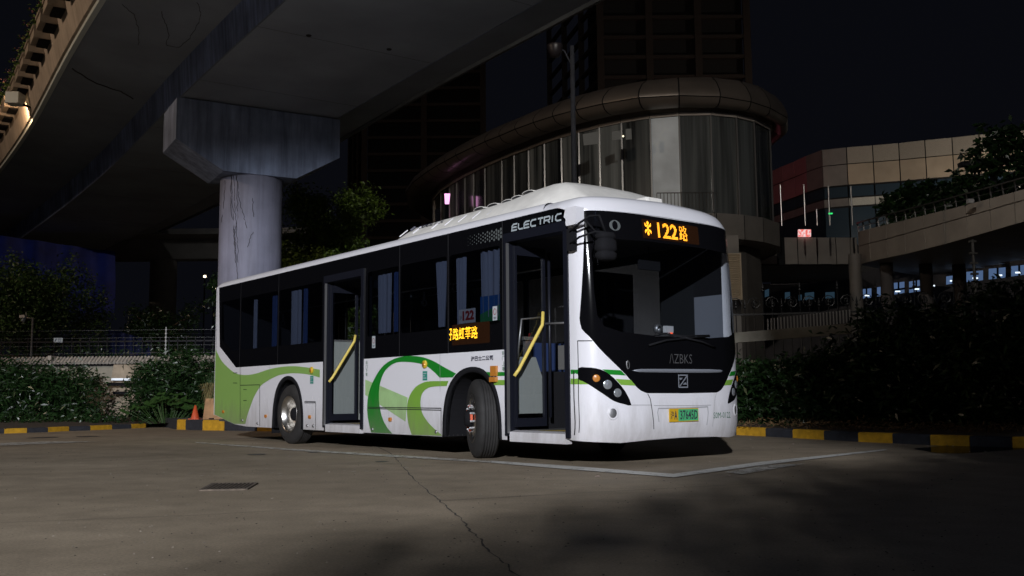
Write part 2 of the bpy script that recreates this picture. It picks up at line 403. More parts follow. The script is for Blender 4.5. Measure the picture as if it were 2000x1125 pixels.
# black window band with its openings
wins=[(-10.34,-9.50),(-9.42,-7.90),(-7.82,-6.28),(-4.86,-4.02),(-3.95,-2.84),(-2.77,-1.72)]
WZ0,WZ1=1.62,2.56
outer=[(-9.62,BZ+0.002),(DM[0],BZ+0.002),(DM[0],DM[3]),(DM[1],DM[3]),(DM[1],BZ+0.002),(DF[0],BZ+0.002),(DF[0],DF[3]),(DF[1],DF[3]),(-0.47,2.66),(-0.686,GZ),(-10.515,GZ),(-10.415,1.72)]
holes=[]
for i,(a,b) in enumerate(wins):
    if i==0: holes.append([(-9.82,WZ0),(b,WZ0),(b,WZ1),(-10.36,WZ1),(-10.32,1.86)])
    else: holes.append(rrect(a,b,WZ0,WZ1,0.04,2))
patch('window_band',[outer]+holes,fs(0.001),0.3,M_black,BUS)
for i,h in enumerate(holes):
    w=patch('window',[h],fs(0.0),0.5,G_bus,BUS)
ribbon('panel_seam',[[(a,BZ),(a,GZ)] for a in (-9.46,-7.86,-3.985,-2.805,-1.66)],0.012,fs(0.003),M_steel if False else mat('seam_grey',(0.03,0.03,0.033),0.3),BUS)
# white roof trim above the band is part of the roof shell: cross sections along the length
NR=9
def roof_sec(x,zt,flip=1):
    pts=[]
    yr,yl=-1.25,1.31
    for i in range(NR):
        a=math.radians(90*i/(NR-1)); pts.append((yr+0.11-0.11*math.cos(a),GZ+(zt-GZ)*math.sin(a)*0.92))
    for i in range(1,8): 
        t=i/8; pts.append((yr+0.11+(2.34)*t,GZ+(zt-GZ)*(0.92+0.08*math.sin(math.pi*t)*1.6)))
    for i in range(NR):
        a=math.radians(90-90*i/(NR-1)); pts.append((yl-0.11+0.11*math.cos(a),GZ+(zt-GZ)*math.sin(a)*0.92))
    return [(x,p[0],p[1]) for p in pts]
V=[];F=[]; xs=[-10.62,-10.60,-10.55,-10.45]+[-10+i*0.5 for i in range(19)]+[-0.9]
for x in xs:
    zt=2.97 if x>-10.44 else 2.97-0.06*((-10.44-x)/0.18)**2
    V+=roof_sec(x,zt)
n=NR*2+7
for i in range(len(xs)-1):
    for j in range(n-1): a=i*n+j; F.append((a,a+n,a+n+1,a+1))
mesh('roof',V,F,M_white,BUS,True)
# front fairing: from the top edge of the windscreen back and up to the roof
V=[];F=[]; us=[-(UE+0.60)+i*(2*UE+1.20)/80 for i in range(81)]; ds=[0,0.012,0.03,0.06,0.1,0.16,0.26,0.42,0.65,0.9]
def fz(u):
    x,_=plan(u); t=min(1,max(0,(x+0.60)/0.30)); t=t*t*(3-2*t); return 2.85-0.07*t
for u in us:
    x,y,z=fmap(u,fz(u)); 
    cx=-1.0; cyy=max(-0.95,min(1.01,y))
    x1,y1=plan(u-0.004); x2,y2=plan(u+0.004); dx,dy=x2-x1,y2-y1; l=math.hypot(dx,dy); nx,ny=-dy/l,dx/l
    tx=min(x-0.9,-1.1) if abs(u)<UE-0.15 else -1.05
    tgt=Vector((-1.1-0.2*0, cyy*0.8,0))
    zt=2.965
    for d in ds:
        f=d/0.9
        px=x+nx*d if abs(u)<UE-0.2 else x+nx*d
        py=y+ny*d
        zz=z+(zt-z+0.035*(1-abs(y)/1.3)) *(1-(1-min(1,d/0.20))**2.2)
        V.append((px,py,zz))
for i in range(80):
    for j in range(len(ds)-1): a=i*len(ds)+j; F.append((a,a+1,a+1+len(ds),a+len(ds)))
mesh('front_fairing',V,F,M_white,BUS,True)
# left wall and rear wall
lo=[(-10.60,0.44),(-9.1,SK),(-0.42,SK),(-0.42,GZ),(-10.60,GZ)]
lw=[(-10.2,-8.9),(-8.8,-7.4),(-7.3,-5.9),(-5.8,-4.4),(-4.3,-2.9),(-2.8,-1.5),(-1.42,-0.62)]
patch('side_panel',[lo]+[rrect(a,b,1.35 if i==6 else 1.55,2.55,0.05,2) for i,(a,b) in enumerate(lw)],fl(0),0.4,M_white,BUS)
for i,(a,b) in enumerate(lw): patch('window',[rrect(a,b,1.35 if i==6 else 1.55,2.55,0.05,2)],fl(-0.005),0.6,G_bus,BUS)
patch('interior_lining',[[(-10.5,0.4),(-0.9,0.4),(-0.9,2.7),(-10.5,2.7)]]+[rrect(a,b,1.35 if i==6 else 1.55,2.55,0.05,2) for i,(a,b) in enumerate(lw) if i<6],fl(-0.03),0.6,mat('dark_lining',(0.015,0.016,0.018),0.9,spec=0.1),BUS)
MB().box(-10.50,-10.46,-1.2,1.26,0.4,2.7).build('rear_lining',M_gap,BUS)
patch('interior_lining',[[(-0.9,0.4),(-0.44,0.4),(-0.44,1.45),(-0.9,1.45)]],fl(-0.03),0.6,M_blackm,BUS)
patch('interior_lining',[[(-0.9,1.45),(-0.44,1.45),(-0.44,2.0),(-0.9,2.0)]],fl(-0.031),0.6,mat('grey_pillar_lining',(0.15,0.16,0.19),0.6),BUS)
patch('interior_lining',[[(-0.9,2.0),(-0.44,2.0),(-0.44,2.78),(-0.9,2.78)]],fl(-0.032),0.6,M_blackm,BUS)
MB().box(-10.64,-10.58,-1.25,1.31,0.44,2.86).build('rear_panel',M_white,BUS)
# floor pan, ceiling, interior
MB().box(-10.5,-0.5,-0.9,0.95,0.30,0.36).box(-10.5,-8.1,-1.2,1.26,0.32,0.36).box(-6.8,-3.0,-1.2,1.26,0.30,0.358).box(-1.65,-0.45,-1.2,1.26,0.30,0.358).build('floor',M_floor,BUS)
MB().box(-10.5,-0.9,-1.18,1.24,2.66,2.70).build('ceiling',mat('dark_ceiling',(0.05,0.05,0.05),0.8),BUS)
MB().box(-8.2,-6.7,-0.60,0.66,0.36,1.2).build('wheel_box',M_blackm,BUS)
MB().box(-3.1,-1.66,-0.60,0.66,0.36,1.05).build('wheel_box',M_blackm,BUS)
def seat(x,y):
    s=MB().box(x-0.2,x+0.22,y-0.2,y+0.2,0.78,0.86).obox((x-0.2,y,0.84),(x-0.30,y,1.5),0.40,0.06,(1,0,0)).box(x-0.05,x+0.05,y-0.05,y+0.05,0.36,0.8)
    return s.build('seat',M_seat,BUS)
for i in range(9):
    for y in (-0.95,0.62,1.02):
        x=-9.6+i*0.95
        if y<0 and (-6.6<x<-4.7 or x>-3.5 or -8.5<x<-6.6): continue
        if x>-2.2: continue
        seat(x,y)
# curtains hanging just inside the windows
def curtain(x0,x1,z0,z1,m,y=-1.17,taper=0.0):
    n=36; V=[];F=[]
    for i in range(n+1):
        t=i/n; k=t*(x1-x0)/0.055*2*math.pi/1.0
        for j,zz in enumerate((z1,(z0+z1)/2,z0)):
            w=1-taper*(j/2.0)
            V.append((x0+(x1-x0)*(0.5+(t-0.5)*w),y+0.022*math.sin(k*0.5)+0.008*math.sin(k*1.3+1),zz))
    for i in range(n):
        for j in range(2): a=i*3+j; F.append((a,a+3,a+4,a+1))
    mesh('curtain',V,F,m,BUS,True)
for x0,x1,z0,z1,m,tp in ((-9.08,-8.93,1.6,2.5,M_curt,0),(-8.30,-8.0,1.62,2.5,M_curt2,0),(-7.55,-7.18,1.62,2.52,M_curt,0),(-7.10,-6.93,1.62,2.52,M_curt2,0),(-4.72,-4.30,1.66,2.5,M_curt,0.1),(-4.28,-4.14,1.66,2.5,M_curt2,0),(-3.22,-2.95,1.66,2.52,M_curt,0.5),(-2.75,-2.52,1.62,2.52,M_curt,0.2),(-2.22,-1.80,1.72,2.54,M_curt,0.1)):
    curtain(x0,x1,z0,z1,m,taper=tp)
# doorways
def doorway(D,flip):
    x0,x1,z0,z1=D
    f=MB().box(x0-0.02,x0+0.05,-1.27,-1.12,0.30,z1).box(x1-0.05,x1+0.02,-1.27,-1.12,0.30,z1).box(x0-0.02,x1+0.02,-1.275,-1.12,z1-0.005,z1+0.10)
    f.build('door_frame',M_frame,BUS)
    MB().box(x0+0.05,x0+0.07,-1.29,-1.26,0.33,z1-0.02).build('door_seal',M_steel,BUS)
    MB().prism([(-1.262,0.13 if 0 else 0.235),(-1.262,0.345),(-1.17,0.362),(-1.17,0.235)],x0+0.06,x1-0.06,'x').build('door_step',M_white,BUS)
    MB().box(x0+0.07,x1-0.07,-1.175,-1.05,0.355,0.3605).build('step_edge',mat('worn_step',(0.28,0.25,0.26),0.7),BUS)
    MB().add([(x0+0.25,-1.05,0.3625),(x1-0.05,-1.05,0.3625),(x1-0.05,-0.85,0.3625),(x1-0.45,-0.72,0.3625)],[(0,1,2,3)]).build('step_edge',M_yelfloor,BUS)
    # two leaves folded inwards, one at each jamb
    for lx,dy in ((x0+0.10,0.47),(x1-0.09,0.42)):
        y0,y1=-1.21,-1.21+dy
        leaf=MB().box(lx-0.02,lx+0.02,y0,y0+0.03,0.40,z1-0.05).box(lx-0.02,lx+0.02,y1-0.035,y1,0.40,z1-0.05).box(lx-0.02,lx+0.02,y0+0.03,y1-0.035,0.40,0.50).box(lx-0.02,lx+0.02,y0+0.03,y1-0.035,z1-0.16,z1-0.05)
        L=leaf.build('door_leaf',M_frame,BUS)
        mesh('door_glass',[(lx,y0+0.03,0.50),(lx,y1-0.035,0.50),(lx,y1-0.035,z1-0.16),(lx,y0+0.03,z1-0.16)],[(0,1,2,3)],G_door,L)
        if lx<(x0+x1)/2:
            MB().tube([(lx+0.03,y0-0.03,0.99),(lx+0.05,y0+0.02,1.06),(lx+0.05,y1-0.08,1.60 if flip else 1.62),(lx+0.03,y1-0.05,1.76 if flip else 1.72)],0.021,10).build('grab_rail',M_yellow,L,True)
            MB().tube([(lx+0.03,y1+0.05,0.5),(lx+0.03,y1+0.05,z1-0.1)],0.02,8).build('door_post',M_frame,L,True)
doorway(DM,0); doorway(DF,1)
# panels behind the folded leaves, fare box and poles
MB().box(-6.16,-6.13,-1.12,-0.62,0.40,1.62).build('partition',M_inwall,BUS)
MB().box(-6.16,-6.12,-1.12,-0.62,1.62,1.645).build('partition_rail',M_steel,BUS)
V=MB(); V.box(-1.62,-1.58,-1.15,-0.72,0.55,0.98); V.prism([(-1.15,0.98),(-0.72,0.98),(-0.82,1.22),(-1.07,1.22)],-1.62,-1.58,'x'); V.build('partition',M_inwall,BUS)
MB().box(-1.60,-1.56,-1.0,-0.90,1.22,1.42).box(-1.63,-1.53,-1.04,-0.86,1.42,1.46).build('fare_reader',M_steel,BUS)
MB().tube([(-1.05,-0.55,0.36),(-1.05,-0.55,1.35),(-1.02,-0.5,1.5),(-1.02,-0.5,2.6)],0.016,8).tube([(-1.5,-0.75,1.62),(-1.05,-0.55,1.62)],0.014,8).tube([(-1.52,-1.15,1.2),(-1.5,-1.1,1.66),(-1.5,-0.75,1.70)],0.013,8).build('handrail',M_steel,BUS,True)
MB().tube([(-5.45,-0.6,0.36),(-5.45,-0.6,2.6)],0.016,8).tube([(-5.2,-0.6,0.36),(-5.2,-0.6,2.6)],0.016,8).build('handrail',M_steel,BUS,True)
# ---- front shell
pil=DF[1]; ub=-(UE+(-0.42-pil))
shell=[(ub,SK+0.045),(-UE,SK+0.03),(-0.9,SK+0.0),(-0.55,SK+0.02),(0,SK+0.03),(0.55,SK+0.02),(0.9,SK),(UE,SK+0.03),(UE,1.5),(UE,2.83),(1.1,2.78),(0.5,2.775),(0,2.775),(-0.5,2.775),(-1.1,2.78),(-UE,2.83),(ub,2.65)]
wl_=[(-1.330,2.275),(-1.354,1.911),(-1.372,1.578)]
m0=[(-1.367,1.585),(-1.347,1.474),(-1.265,1.389),(-1.153,1.251),(-1.042,1.141),(-0.939,1.049),(-0.839,0.957),(-0.750,0.868),(-0.666,0.806),(-0.577,0.778)]
top_l=[(-1.291,2.779),(-0.952,2.776),(-0.612,2.782)]
ml=[(-1.235,2.776),(-1.265,2.45),(-1.295,2.15),(-1.328,1.88)]+smoothline(m0,2)
mask=[(-0.6,2.772),(-0.3,2.768),(0,2.768)]; 
left=[(0,m0[-1][1]-0.005)]+[(u,z) for u,z in ml[::-1]]+[(-1.1,2.777),(-0.6,2.773),(-0.3,2.770),(0,2.770)]
maskpoly=left+[(-u,z) for u,z in left[::-1]][1:-1]
# windscreen opening inside the mask
wl0=[(0,1.40),(-0.5,1.41),(-0.9,1.44),(-1.10,1.50),(-1.17,1.62),(-1.19,1.9),(-1.19,2.3),(-1.15,2.42),(-1.05,2.46),(-0.5,2.47),(0,2.47)]
wpoly=wl0+[(-u,z) for u,z in wl0[::-1]][1:-1]
patch('front_shell',[shell,maskpoly],ff(0),0.07,M_white,BUS)
patch('front_mask',[maskpoly,wpoly],ff(0.001),0.07,mat('front_mask_black',(0.004,0.004,0.005),0.06,spec=0.3),BUS)
patch('windscreen',[wpoly],ff(-0.002),0.09,G_wind,BUS)
# stripes across the front
patch('livery_band',[[(-1.514,1.039),(-1.398,1.036),(-1.399,0.990),(-1.515,0.992)]],ff(0.003),0.06,M_dkgreen,BUS)
patch('livery_band',[[(-1.517,0.943),(-1.400,0.941),(-1.338,0.919),(-1.285,0.878),(-1.518,0.881)]],ff(0.003),0.06,M_ltgreen,BUS)
def both(name,pts_,m,off=0.003,st=0.05):
    patch(name,[pts_],ff(off),st,m,BUS)
dk=[(-1.136,1.036),(-0.924,1.026),(-0.861,0.970),(-1.053,0.981)]; lt=[(-0.987,0.934),(-0.799,0.922),(-0.737,0.860),(-0.925,0.869)]
for P_ in (dk,lt):
    both('livery_band',P_,M_dkgreen if P_ is dk else M_ltgreen); both('livery_band',frev(P_),M_dkgreen if P_ is dk else M_ltgreen)
hl=smoothline([(-1.396,1.053),(-1.300,1.058),(-1.198,1.047),(-1.116,1.019),(-1.046,0.974),(-0.958,0.896),(-0.867,0.789),(-0.801,0.653),(-0.894,0.665),(-1.008,0.696),(-1.107,0.759),(-1.202,0.823),(-1.283,0.878),(-1.353,0.916),(-1.398,0.938)],2,True)
for sgn in (1,-1):
    L=hl if sgn==1 else frev(hl)
    h_=patch('headlight',[L],ff(0.006),0.05,M_black,BUS)
    for (cu,cz),r_,m_ in zip([(-1.200,0.942),(-1.079,0.874),(-0.967,0.785)],(0.040,0.050,0.047),(M_amber,M_lamp,M_lamp)):
        cu*=sgn
        ring=[]; V=[];F=[]
        for k,(rr,oo) in enumerate(((1.0,0.008),(0.86,0.016),(0.62,0.012),(0.3,0.018),(0.01,0.020))):
            for j in range(20):
                a=2*math.pi*j/20; V.append(fmap(cu+r_*rr*math.cos(a),cz+r_*1.0*rr*math.sin(a),oo))
        for k in range(4):
            for j in range(20): a=k*20+j; b=k*20+(j+1)%20; F.append((a,b,b+20,a+20))
        mesh('lamp_lens',V,F,m_,h_,True)
    cu,cz=[(-1.025,0.569)][0]; cu*=sgn
    ring=[(cu+0.062*math.cos(2*math.pi*j/24),cz+0.070*math.sin(2*math.pi*j/24)) for j in range(24)]
    V=[];F=[]
    for k,(rr,oo) in enumerate(((1.25,0.002),(1.1,0.012),(0.92,0.004),(0.85,0.005),(0.8,0.006),(0.4,0.009),(0.01,0.010))):
        for j in range(24):
            a=2*math.pi*j/24; V.append(fmap(cu+0.052*rr*math.cos(a),cz+0.060*rr*math.sin(a),oo))
    for k in range(6):
        for j in range(24): a=k*24+j; b=k*24+(j+1)%24; F.append((a,b,b+24,a+24))
    fo=mesh('fog_lamp',V[:96],[f for f in F if max(f)<96],M_white,BUS,True)
    mesh('lamp_lens',V[72:],[tuple(i-72 for i in f) for f in F if min(f)>=72],M_steel,fo,True)
# seams, plate recess
ribbon('panel_seam',[[(-1.399,1.349),(-1.398,1.050),(-1.401,0.750),(-1.391,0.364)],[(-1.399,1.346),(-1.329,1.344),(-1.235,1.342)],[(-0.573,0.771),(-0.538,0.715),(-0.517,0.605),(-0.497,0.466),(-0.486,0.386)]],0.010,ff(0.004),M_gap,BUS)
sm=[(-u,z) for u,z in [(-0.573,0.771),(-0.538,0.715),(-0.517,0.605),(-0.497,0.466),(-0.486,0.386)]]
M_seamsoft=mat('soft_seam',(0.35,0.35,0.37),0.6)
ribbon('panel_seam',[sm,[(-0.822,0.653),(-0.670,0.651),(-0.516,0.649)],[(-0.488,0.643),(-0.191,0.637),(0.212,0.633),(0.462,0.635)]],0.006,ff(0.004),M_seamsoft,BUS)
ribbon('panel_seam',[[(-1.465,1.024),(-1.467,0.751),(-1.448,0.337)]],0.016,ff(0.004),M_gap,BUS)
ribbon('plate_recess',[[(-0.416,0.464),(-0.433,0.562),(-0.422,0.610),(0.017,0.610),(0.396,0.616),(0.402,0.546),(0.378,0.409)]],0.012,ff(0.004),M_seamsoft,BUS)
pl=[(-0.262,0.605),(0.215,0.598),(0.210,0.459),(-0.262,0.465)]
u0,u1,z0,z1=min(p[0] for p in pl),max(p[0] for p in pl),min(p[1] for p in pl),max(p[1] for p in pl)
plate=patch('number_plate',[[(u0,z0),(u1,z0),(u1,z1),(u0,z1)]],ff(0.016),0.2,M_platey,BUS,False,back=ff(0.006))
um=u0+(u1-u0)*0.29
patch('plate_field',[[(um,z0+0.008),(u1-0.008,z0+0.008),(u1-0.008,z1-0.008),(um,z1-0.008)]],ff(0.018),0.2,M_plateg,plate,False)
hgt=z1-z0
text('lettering','沪',(u0+0.012,u0+(u1-u0)*0.135,z0+hgt*0.2,z0+hgt*0.82),ff(0.020),M_print,plate,0.01)
text('lettering','A',(u0+(u1-u0)*0.15,u0+(u1-u0)*0.25,z0+hgt*0.18,z0+hgt*0.84),ff(0.020),M_print,plate,0.02)
text('lettering','37645D',(u0+(u1-u0)*0.35,u1-0.016,z0+hgt*0.16,z0+hgt*0.86),ff(0.0205),M_print,plate,0.015)
a_,b_=[(0.498,0.483),(0.862,0.480)]; c_,d_=[(0.501,0.551),(0.866,0.549)]
V,F=textmesh('S0M-0122',0.0)
x0=min(v[0] for v in V);x1=max(v[0] for v in V);y0=min(v[1] for v in V);y1=max(v[1] for v in V)
mesh('lettering',[ff(0.004)(a_[0]+(v[0]-x0)/(x1-x0)*(b_[0]-a_[0]),(a_[1]+b_[1])/2-0.0+(v[1]-y0)/(y1-y0)*((c_[1]+d_[1])/2-(a_[1]+b_[1])/2)) for v in V],F,M_greenprint,BUS)
# silver bar, emblem, letters on the mask
sb=[(-0.780,1.023),(-0.676,1.040),(-0.175,1.044),(0.435,1.047),(0.660,1.042),(0.720,1.029),(0.659,1.012),(0.433,1.006),(-0.177,1.003),(-0.677,1.006)]
patch('trim_bar',[sb],ff(0.012),0.06,M_silver,BUS,True,back=ff(0.0))
e0=[(-0.090,0.976),(0.049,0.974),(0.044,0.842),(-0.096,0.841)]
eu0,eu1,ez0,ez1=min(p[0] for p in e0),max(p[0] for p in e0),min(p[1] for p in e0),max(p[1] for p in e0)
em=ribbon('emblem',[[(eu0,ez0),(eu1,ez0),(eu1,ez1),(eu0,ez1),(eu0,ez0)]],0.014,ff(0.012),M_silver,BUS)
patch('emblem_facet',[[(eu0+0.012,ez1-0.03),(eu0+0.07,ez1-0.03),(eu0+0.03,ez0+0.08)]],ff(0.014),0.1,M_silver,em,False,back=ff(0.003))
patch('emblem_facet',[[(eu1-0.012,ez0+0.03),(eu1-0.07,ez0+0.03),(eu1-0.03,ez1-0.08)]],ff(0.014),0.1,M_silver,em,False,back=ff(0.003))
ribbon('emblem_bar',[[(eu0+0.01,ez0+0.01),(eu1-0.01,ez1-0.01)]],0.014,ff(0.016),M_silver,em)
t0=[(-0.231,1.107),(0.142,1.115)]
text('lettering','/\\ZBKS',(t0[0][0],t0[1][0],t0[0][1],t0[0][1]+0.105),ff(0.008),M_steel,BUS,-0.01)
# white round emblem left of the display
rc_=[(-0.895,2.618)][0]
rg=[(rc_[0]+0.07*math.cos(2*math.pi*j/28),rc_[1]+0.06*math.sin(2*math.pi*j/28)) for j in range(28)]
rg2=[(rc_[0]+0.035*math.cos(2*math.pi*j/16),rc_[1]+0.05*math.sin(2*math.pi*j/16)) for j in range(16)]
patch('round_sticker',[rg,rg2],ff(0.004),0.1,M_greydot,BUS)
# ---- LED displays
def led(name,body,box,fn,m,parent,rows=16,r=0.36,bold=0.0):
    V,F=textmesh(body,bold)
    x0=min(v[0] for v in V);x1=max(v[0] for v in V);y0=min(v[1] for v in V);y1=max(v[1] for v in V)
    a,b,c,d=box; ar=(b-a)/(d-c); cols=int(round(rows*ar))
    tri=[]
    for f in F:
        for i in range(1,len(f)-1): tri.append((V[f[0]],V[f[i]],V[f[i+1]]))
    T=np.array(tri); P=[];G=[]
    for i in range(cols):
        for j in range(rows):
            hit=0
            for ox,oy in ((0.5,0.5),(0.3,0.3),(0.7,0.7),(0.3,0.7),(0.7,0.3)):
                qx=x0+(i+ox)/cols*(x1-x0); qy=y0+(j+oy)/rows*(y1-y0)
                A=T[:,0];B=T[:,1];C=T[:,2]
                s1=(B[:,0]-A[:,0])*(qy-A[:,1])-(B[:,1]-A[:,1])*(qx-A[:,0])
                s2=(C[:,0]-B[:,0])*(qy-B[:,1])-(C[:,1]-B[:,1])*(qx-B[:,0])
                s3=(A[:,0]-C[:,0])*(qy-C[:,1])-(A[:,1]-C[:,1])*(qx-C[:,0])
                if (((s1>=0)&(s2>=0)&(s3>=0))|((s1<=0)&(s2<=0)&(s3<=0))).any(): hit+=1
            if hit>=2:
                u=a+(i+0.5)/cols*(b-a); z=c+(j+0.5)/rows*(d-c); p=(d-c)/rows*r; n=len(P)
                P+=[fn(u+p*math.cos(k*math.pi/3),z+p*math.sin(k*math.pi/3)) for k in range(6)]; G.append(tuple(range(n,n+6)))
    return mesh(name,P,G,m,parent)
dw=[(-0.617,2.672),(0.391,2.675),(0.306,2.490),(-0.637,2.488)]
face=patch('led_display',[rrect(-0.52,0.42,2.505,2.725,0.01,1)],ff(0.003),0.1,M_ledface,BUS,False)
lb=[(-0.508,2.506),(-0.366,2.504),(-0.489,2.669),(-0.345,2.668),(-0.284,2.511),(0.214,2.505),(-0.264,2.669),(0.240,2.690)]
star=['.......##.......','......####......','..#...####...#..','..##...##...##..','..####.##.####..','...####..####...','......####......','.......##.......','......####......','...####..####...','..####.##.####..','..##...##...##..','..#...####...#..','......####......','.......##.......','................']
V=[];F=[]; a_,b_=lb[0][0]+0.01,lb[1][0]-0.005
for j_,row in enumerate(star):
    for i_,ch in enumerate(row):
        if ch=='#':
            u=a_+(i_+0.5)/16*(b_-a_); z=2.705-(j_+0.5)/16*0.175; p=0.175/16*0.46; n=len(V)
            V+=[ff(0.006)(u+p*math.cos(k*math.pi/3),z+p*math.sin(k*math.pi/3)) for k in range(6)]; F.append(tuple(range(n,n+6)))
mesh('led_star',V,F,M_led,face)
zc=2.525; xw=(lb[5][0]-lb[4][0])
led('led_digits','122',(lb[4][0],lb[4][0]+xw*0.66,2.53,2.705),ff(0.006),M_led,face,16,0.42,0.02)
led('led_character','路',(lb[4][0]+xw*0.71,lb[5][0],2.53,2.705),ff(0.006),M_led,face,16,0.42,0.0)
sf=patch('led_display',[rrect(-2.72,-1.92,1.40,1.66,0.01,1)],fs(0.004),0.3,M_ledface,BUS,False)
sq=[(-2.774,1.469),(-2.167,1.462),(-2.774,1.622),(-2.166,1.621)]
lx_=sq[0][0]; lw_=sq[1][0]-sq[0][0]
led('led_characters','路虹莘路',(lx_+lw_*0.12,sq[1][0],sq[1][1]+0.005,sq[3][1]-0.005),fs(0.008),M_ledy,sf,16,0.50,0.0)
led('led_character','子',(lx_,lx_+lw_*0.10,sq[1][1]+0.005,sq[3][1]-0.005),fs(0.008),M_ledy,sf,16,0.50,0.02)
# ---- lettering on the side
# ELECTRIC drawn as wide strokes
q=[(-1.474,2.700),(-0.582,2.706),(-1.473,2.781),(-0.580,2.768)]
ex0,ex1=q[0][0],q[1][0]; ez0_,ez1_=(q[0][1]+q[1][1])/2,(q[2][1]+q[3][1])/2
gly={'E':[[(1,1),(.25,1),(0,.75),(0,.0),(1,0)],[(0,.5),(.9,.5)]],'L':[[(0,1),(0,.25),(.25,0),(.9,0)]],'C':[[(1,1),(.25,1),(0,.75),(0,.25),(.25,0),(1,0)]],'T':[[(0,1),(1,1)],[(.5,1),(.5,0)]],'R':[[(0,0),(0,1),(.85,1),(1,.85),(1,.6),(.85,.45),(.1,.45)],[(.55,.45),(1,0)]],'I':[[(.5,1),(.5,0)]]}
adv={'E':1.25,'L':1.1,'C':1.3,'T':1.2,'R':1.3,'I':0.75}; tot=sum(adv[c] for c in 'ELECTRIC')-0.25
lines=[]; cx=0; k=(ex1-ex0)/tot
for ch in 'ELECTRIC':
    w=0.0
    for st in gly[ch]:
        off_=-0.35 if ch=='I' else 0
        lines.append([(ex0+(cx+off_+p[0]+0.08*p[1])*k,ez0_+p[1]*(ez1_-ez0_)) for p in st])
    cx+=adv[ch]
ribbon('lettering',lines,0.019,fs(0.005),M_white2,BUS)
V=[];F=[]
for i in range(16):
    for j in range(3):
        x=-2.36+i*0.045; z=2.66+0.045*j-(0.0)+(0.022 if i%2 else 0)-0.02
        rr=0.004+0.0165*(i/15)
        n=len(V); V+=[fs(0.005)(x+rr*math.cos(k*math.pi/4),z+rr*math.sin(k*math.pi/4)) for k in range(8)]; F.append(tuple(range(n,n+8)))
mesh('dot_pattern',V,F,M_greydot,BUS)
b0=[(-2.312,1.187),(-1.857,1.182),(-2.312,1.249),(-1.856,1.247)]
text('lettering','沪巴士二公司',(b0[0][0],b0[1][0],b0[0][1],b0[2][1]),fs(0.007),M_print,BUS,0.03)
def vert(s,x0,x1,zt,zb,m):
    n=len(s); h=(zt-zb)/n
    for i,ch in enumerate(s): text('lettering',ch,(x0,x1,zt-h*(i+0.88),zt-h*(i+0.08)),fs(0.007),m,BUS,0)
v0=[(-1.680,1.304),(-1.613,1.302),(-1.684,1.048),(-1.616,1.049)]
vert('前门上客',v0[0][0],v0[1][0],v0[0][1]-0.01,v0[2][1],M_greenprint)
v1=[(-4.895,1.286),(-4.842,1.285),(-4.891,1.053),(-4.839,1.052)]
vert('后门下客',v1[0][0],v1[1][0],v1[0][1]-0.01,v1[2][1],M_greenprint)
# route board, poster and stickers behind the glass
rb=[(-2.644,1.831),(-2.291,1.850),(-2.632,1.672),(-2.298,1.687)]
rbx0,rbx1,rbz0,rbz1=rb[0][0],rb[1][0],rb[2][1],rb[1][1]
board=mesh('route_board',[(rbx0,-1.20,rbz0),(rbx1,-1.20,rbz0),(rbx1,-1.20,rbz1),(rbx0,-1.20,rbz1),(rbx0,-1.195,rbz0),(rbx1,-1.195,rbz0),(rbx1,-1.195,rbz1),(rbx0,-1.195,rbz1)],[(0,1,2,3),(7,6,5,4)],M_paper,BUS)
fr=lambda x,z:(x,-1.203,z)
text('lettering','122',(rbx0+(rbx1-rbx0)*0.24,rbx1-0.02,rbz0+(rbz1-rbz0)*0.2,rbz0+(rbz1-rbz0)*0.88),fr,M_red,board,0.05)
text('lettering','沪',(rbx0+0.015,rbx0+(rbx1-rbx0)*0.2,rbz0+(rbz1-rbz0)*0.25,rbz0+(rbz1-rbz0)*0.55),fr,M_print,board,0)
po=[(-2.198,1.712),(-1.910,1.710)]
px0,px1=po[0][0],-1.80
poster=mesh('window_poster',[(px0,-1.19,1.665),(px1,-1.19,1.665),(px1,-1.19,1.98),(px0,-1.19,1.98)],[(0,1,2,3)],M_blueposter,BUS)
mesh('poster_field',[(px0,-1.192,1.665),(px1,-1.192,1.665),(px1,-1.192,1.86),(px0,-1.192,1.76)],[(0,1,2,3)],M_greenposter,poster)
for (x,z) in (([(-1.816,1.747)][0]),([(-4.678,1.535)][0])):
    s_=mesh('sticker',[(x-0.045,-1.254,z-0.085),(x+0.045,-1.254,z-0.085),(x+0.045,-1.254,z+0.085),(x-0.045,-1.254,z+0.085)],[(0,1,2,3)],M_white2,BUS)
    ribbon('sticker_ring',[[(x+0.028*math.cos(a*math.pi/6),z+0.02+0.035*math.sin(a*math.pi/6)) for a in range(13)]],0.008,fs(0.006),M_red,s_,0.5)
    ribbon('sticker_mark',[[(x-0.03,z-0.05),(x+0.03,z-0.05)],[(x-0.02,z-0.065),(x+0.02,z-0.065)]],0.007,fs(0.006),M_print,s_,0.5)
# door buttons with their teal stickers
for (x,z) in ([(-6.592,1.181)][0],[(-3.343,1.180)][0]):
    b=MB().lathe([(0.001,-0.02),(0.05,-0.02),(0.055,0),(0.055,0.0)],20,'y').build('door_button',M_button,BUS,True,(x,-1.254,z))
    MB().lathe([(0.001,-0.028),(0.022,-0.028),(0.026,-0.019)],16,'y').build('button_knob',M_amber,b,True)
    st=mesh('sticker',[(x-0.055,-1.255,z-0.21),(x+0.055,-1.255,z-0.21),(x+0.055,-1.255,z-0.09),(x-0.055,-1.255,z-0.09)],[(0,1,2,3)],M_teal,BUS)
    ribbon('sticker_mark',[[(x-0.04,z-0.12),(x+0.04,z-0.12)],[(x-0.04,z-0.15),(x+0.0,z-0.15)],[(x-0.04,z-0.18),(x+0.04,z-0.18)]],0.012,fs(0.007),M_white2,st,0.5)
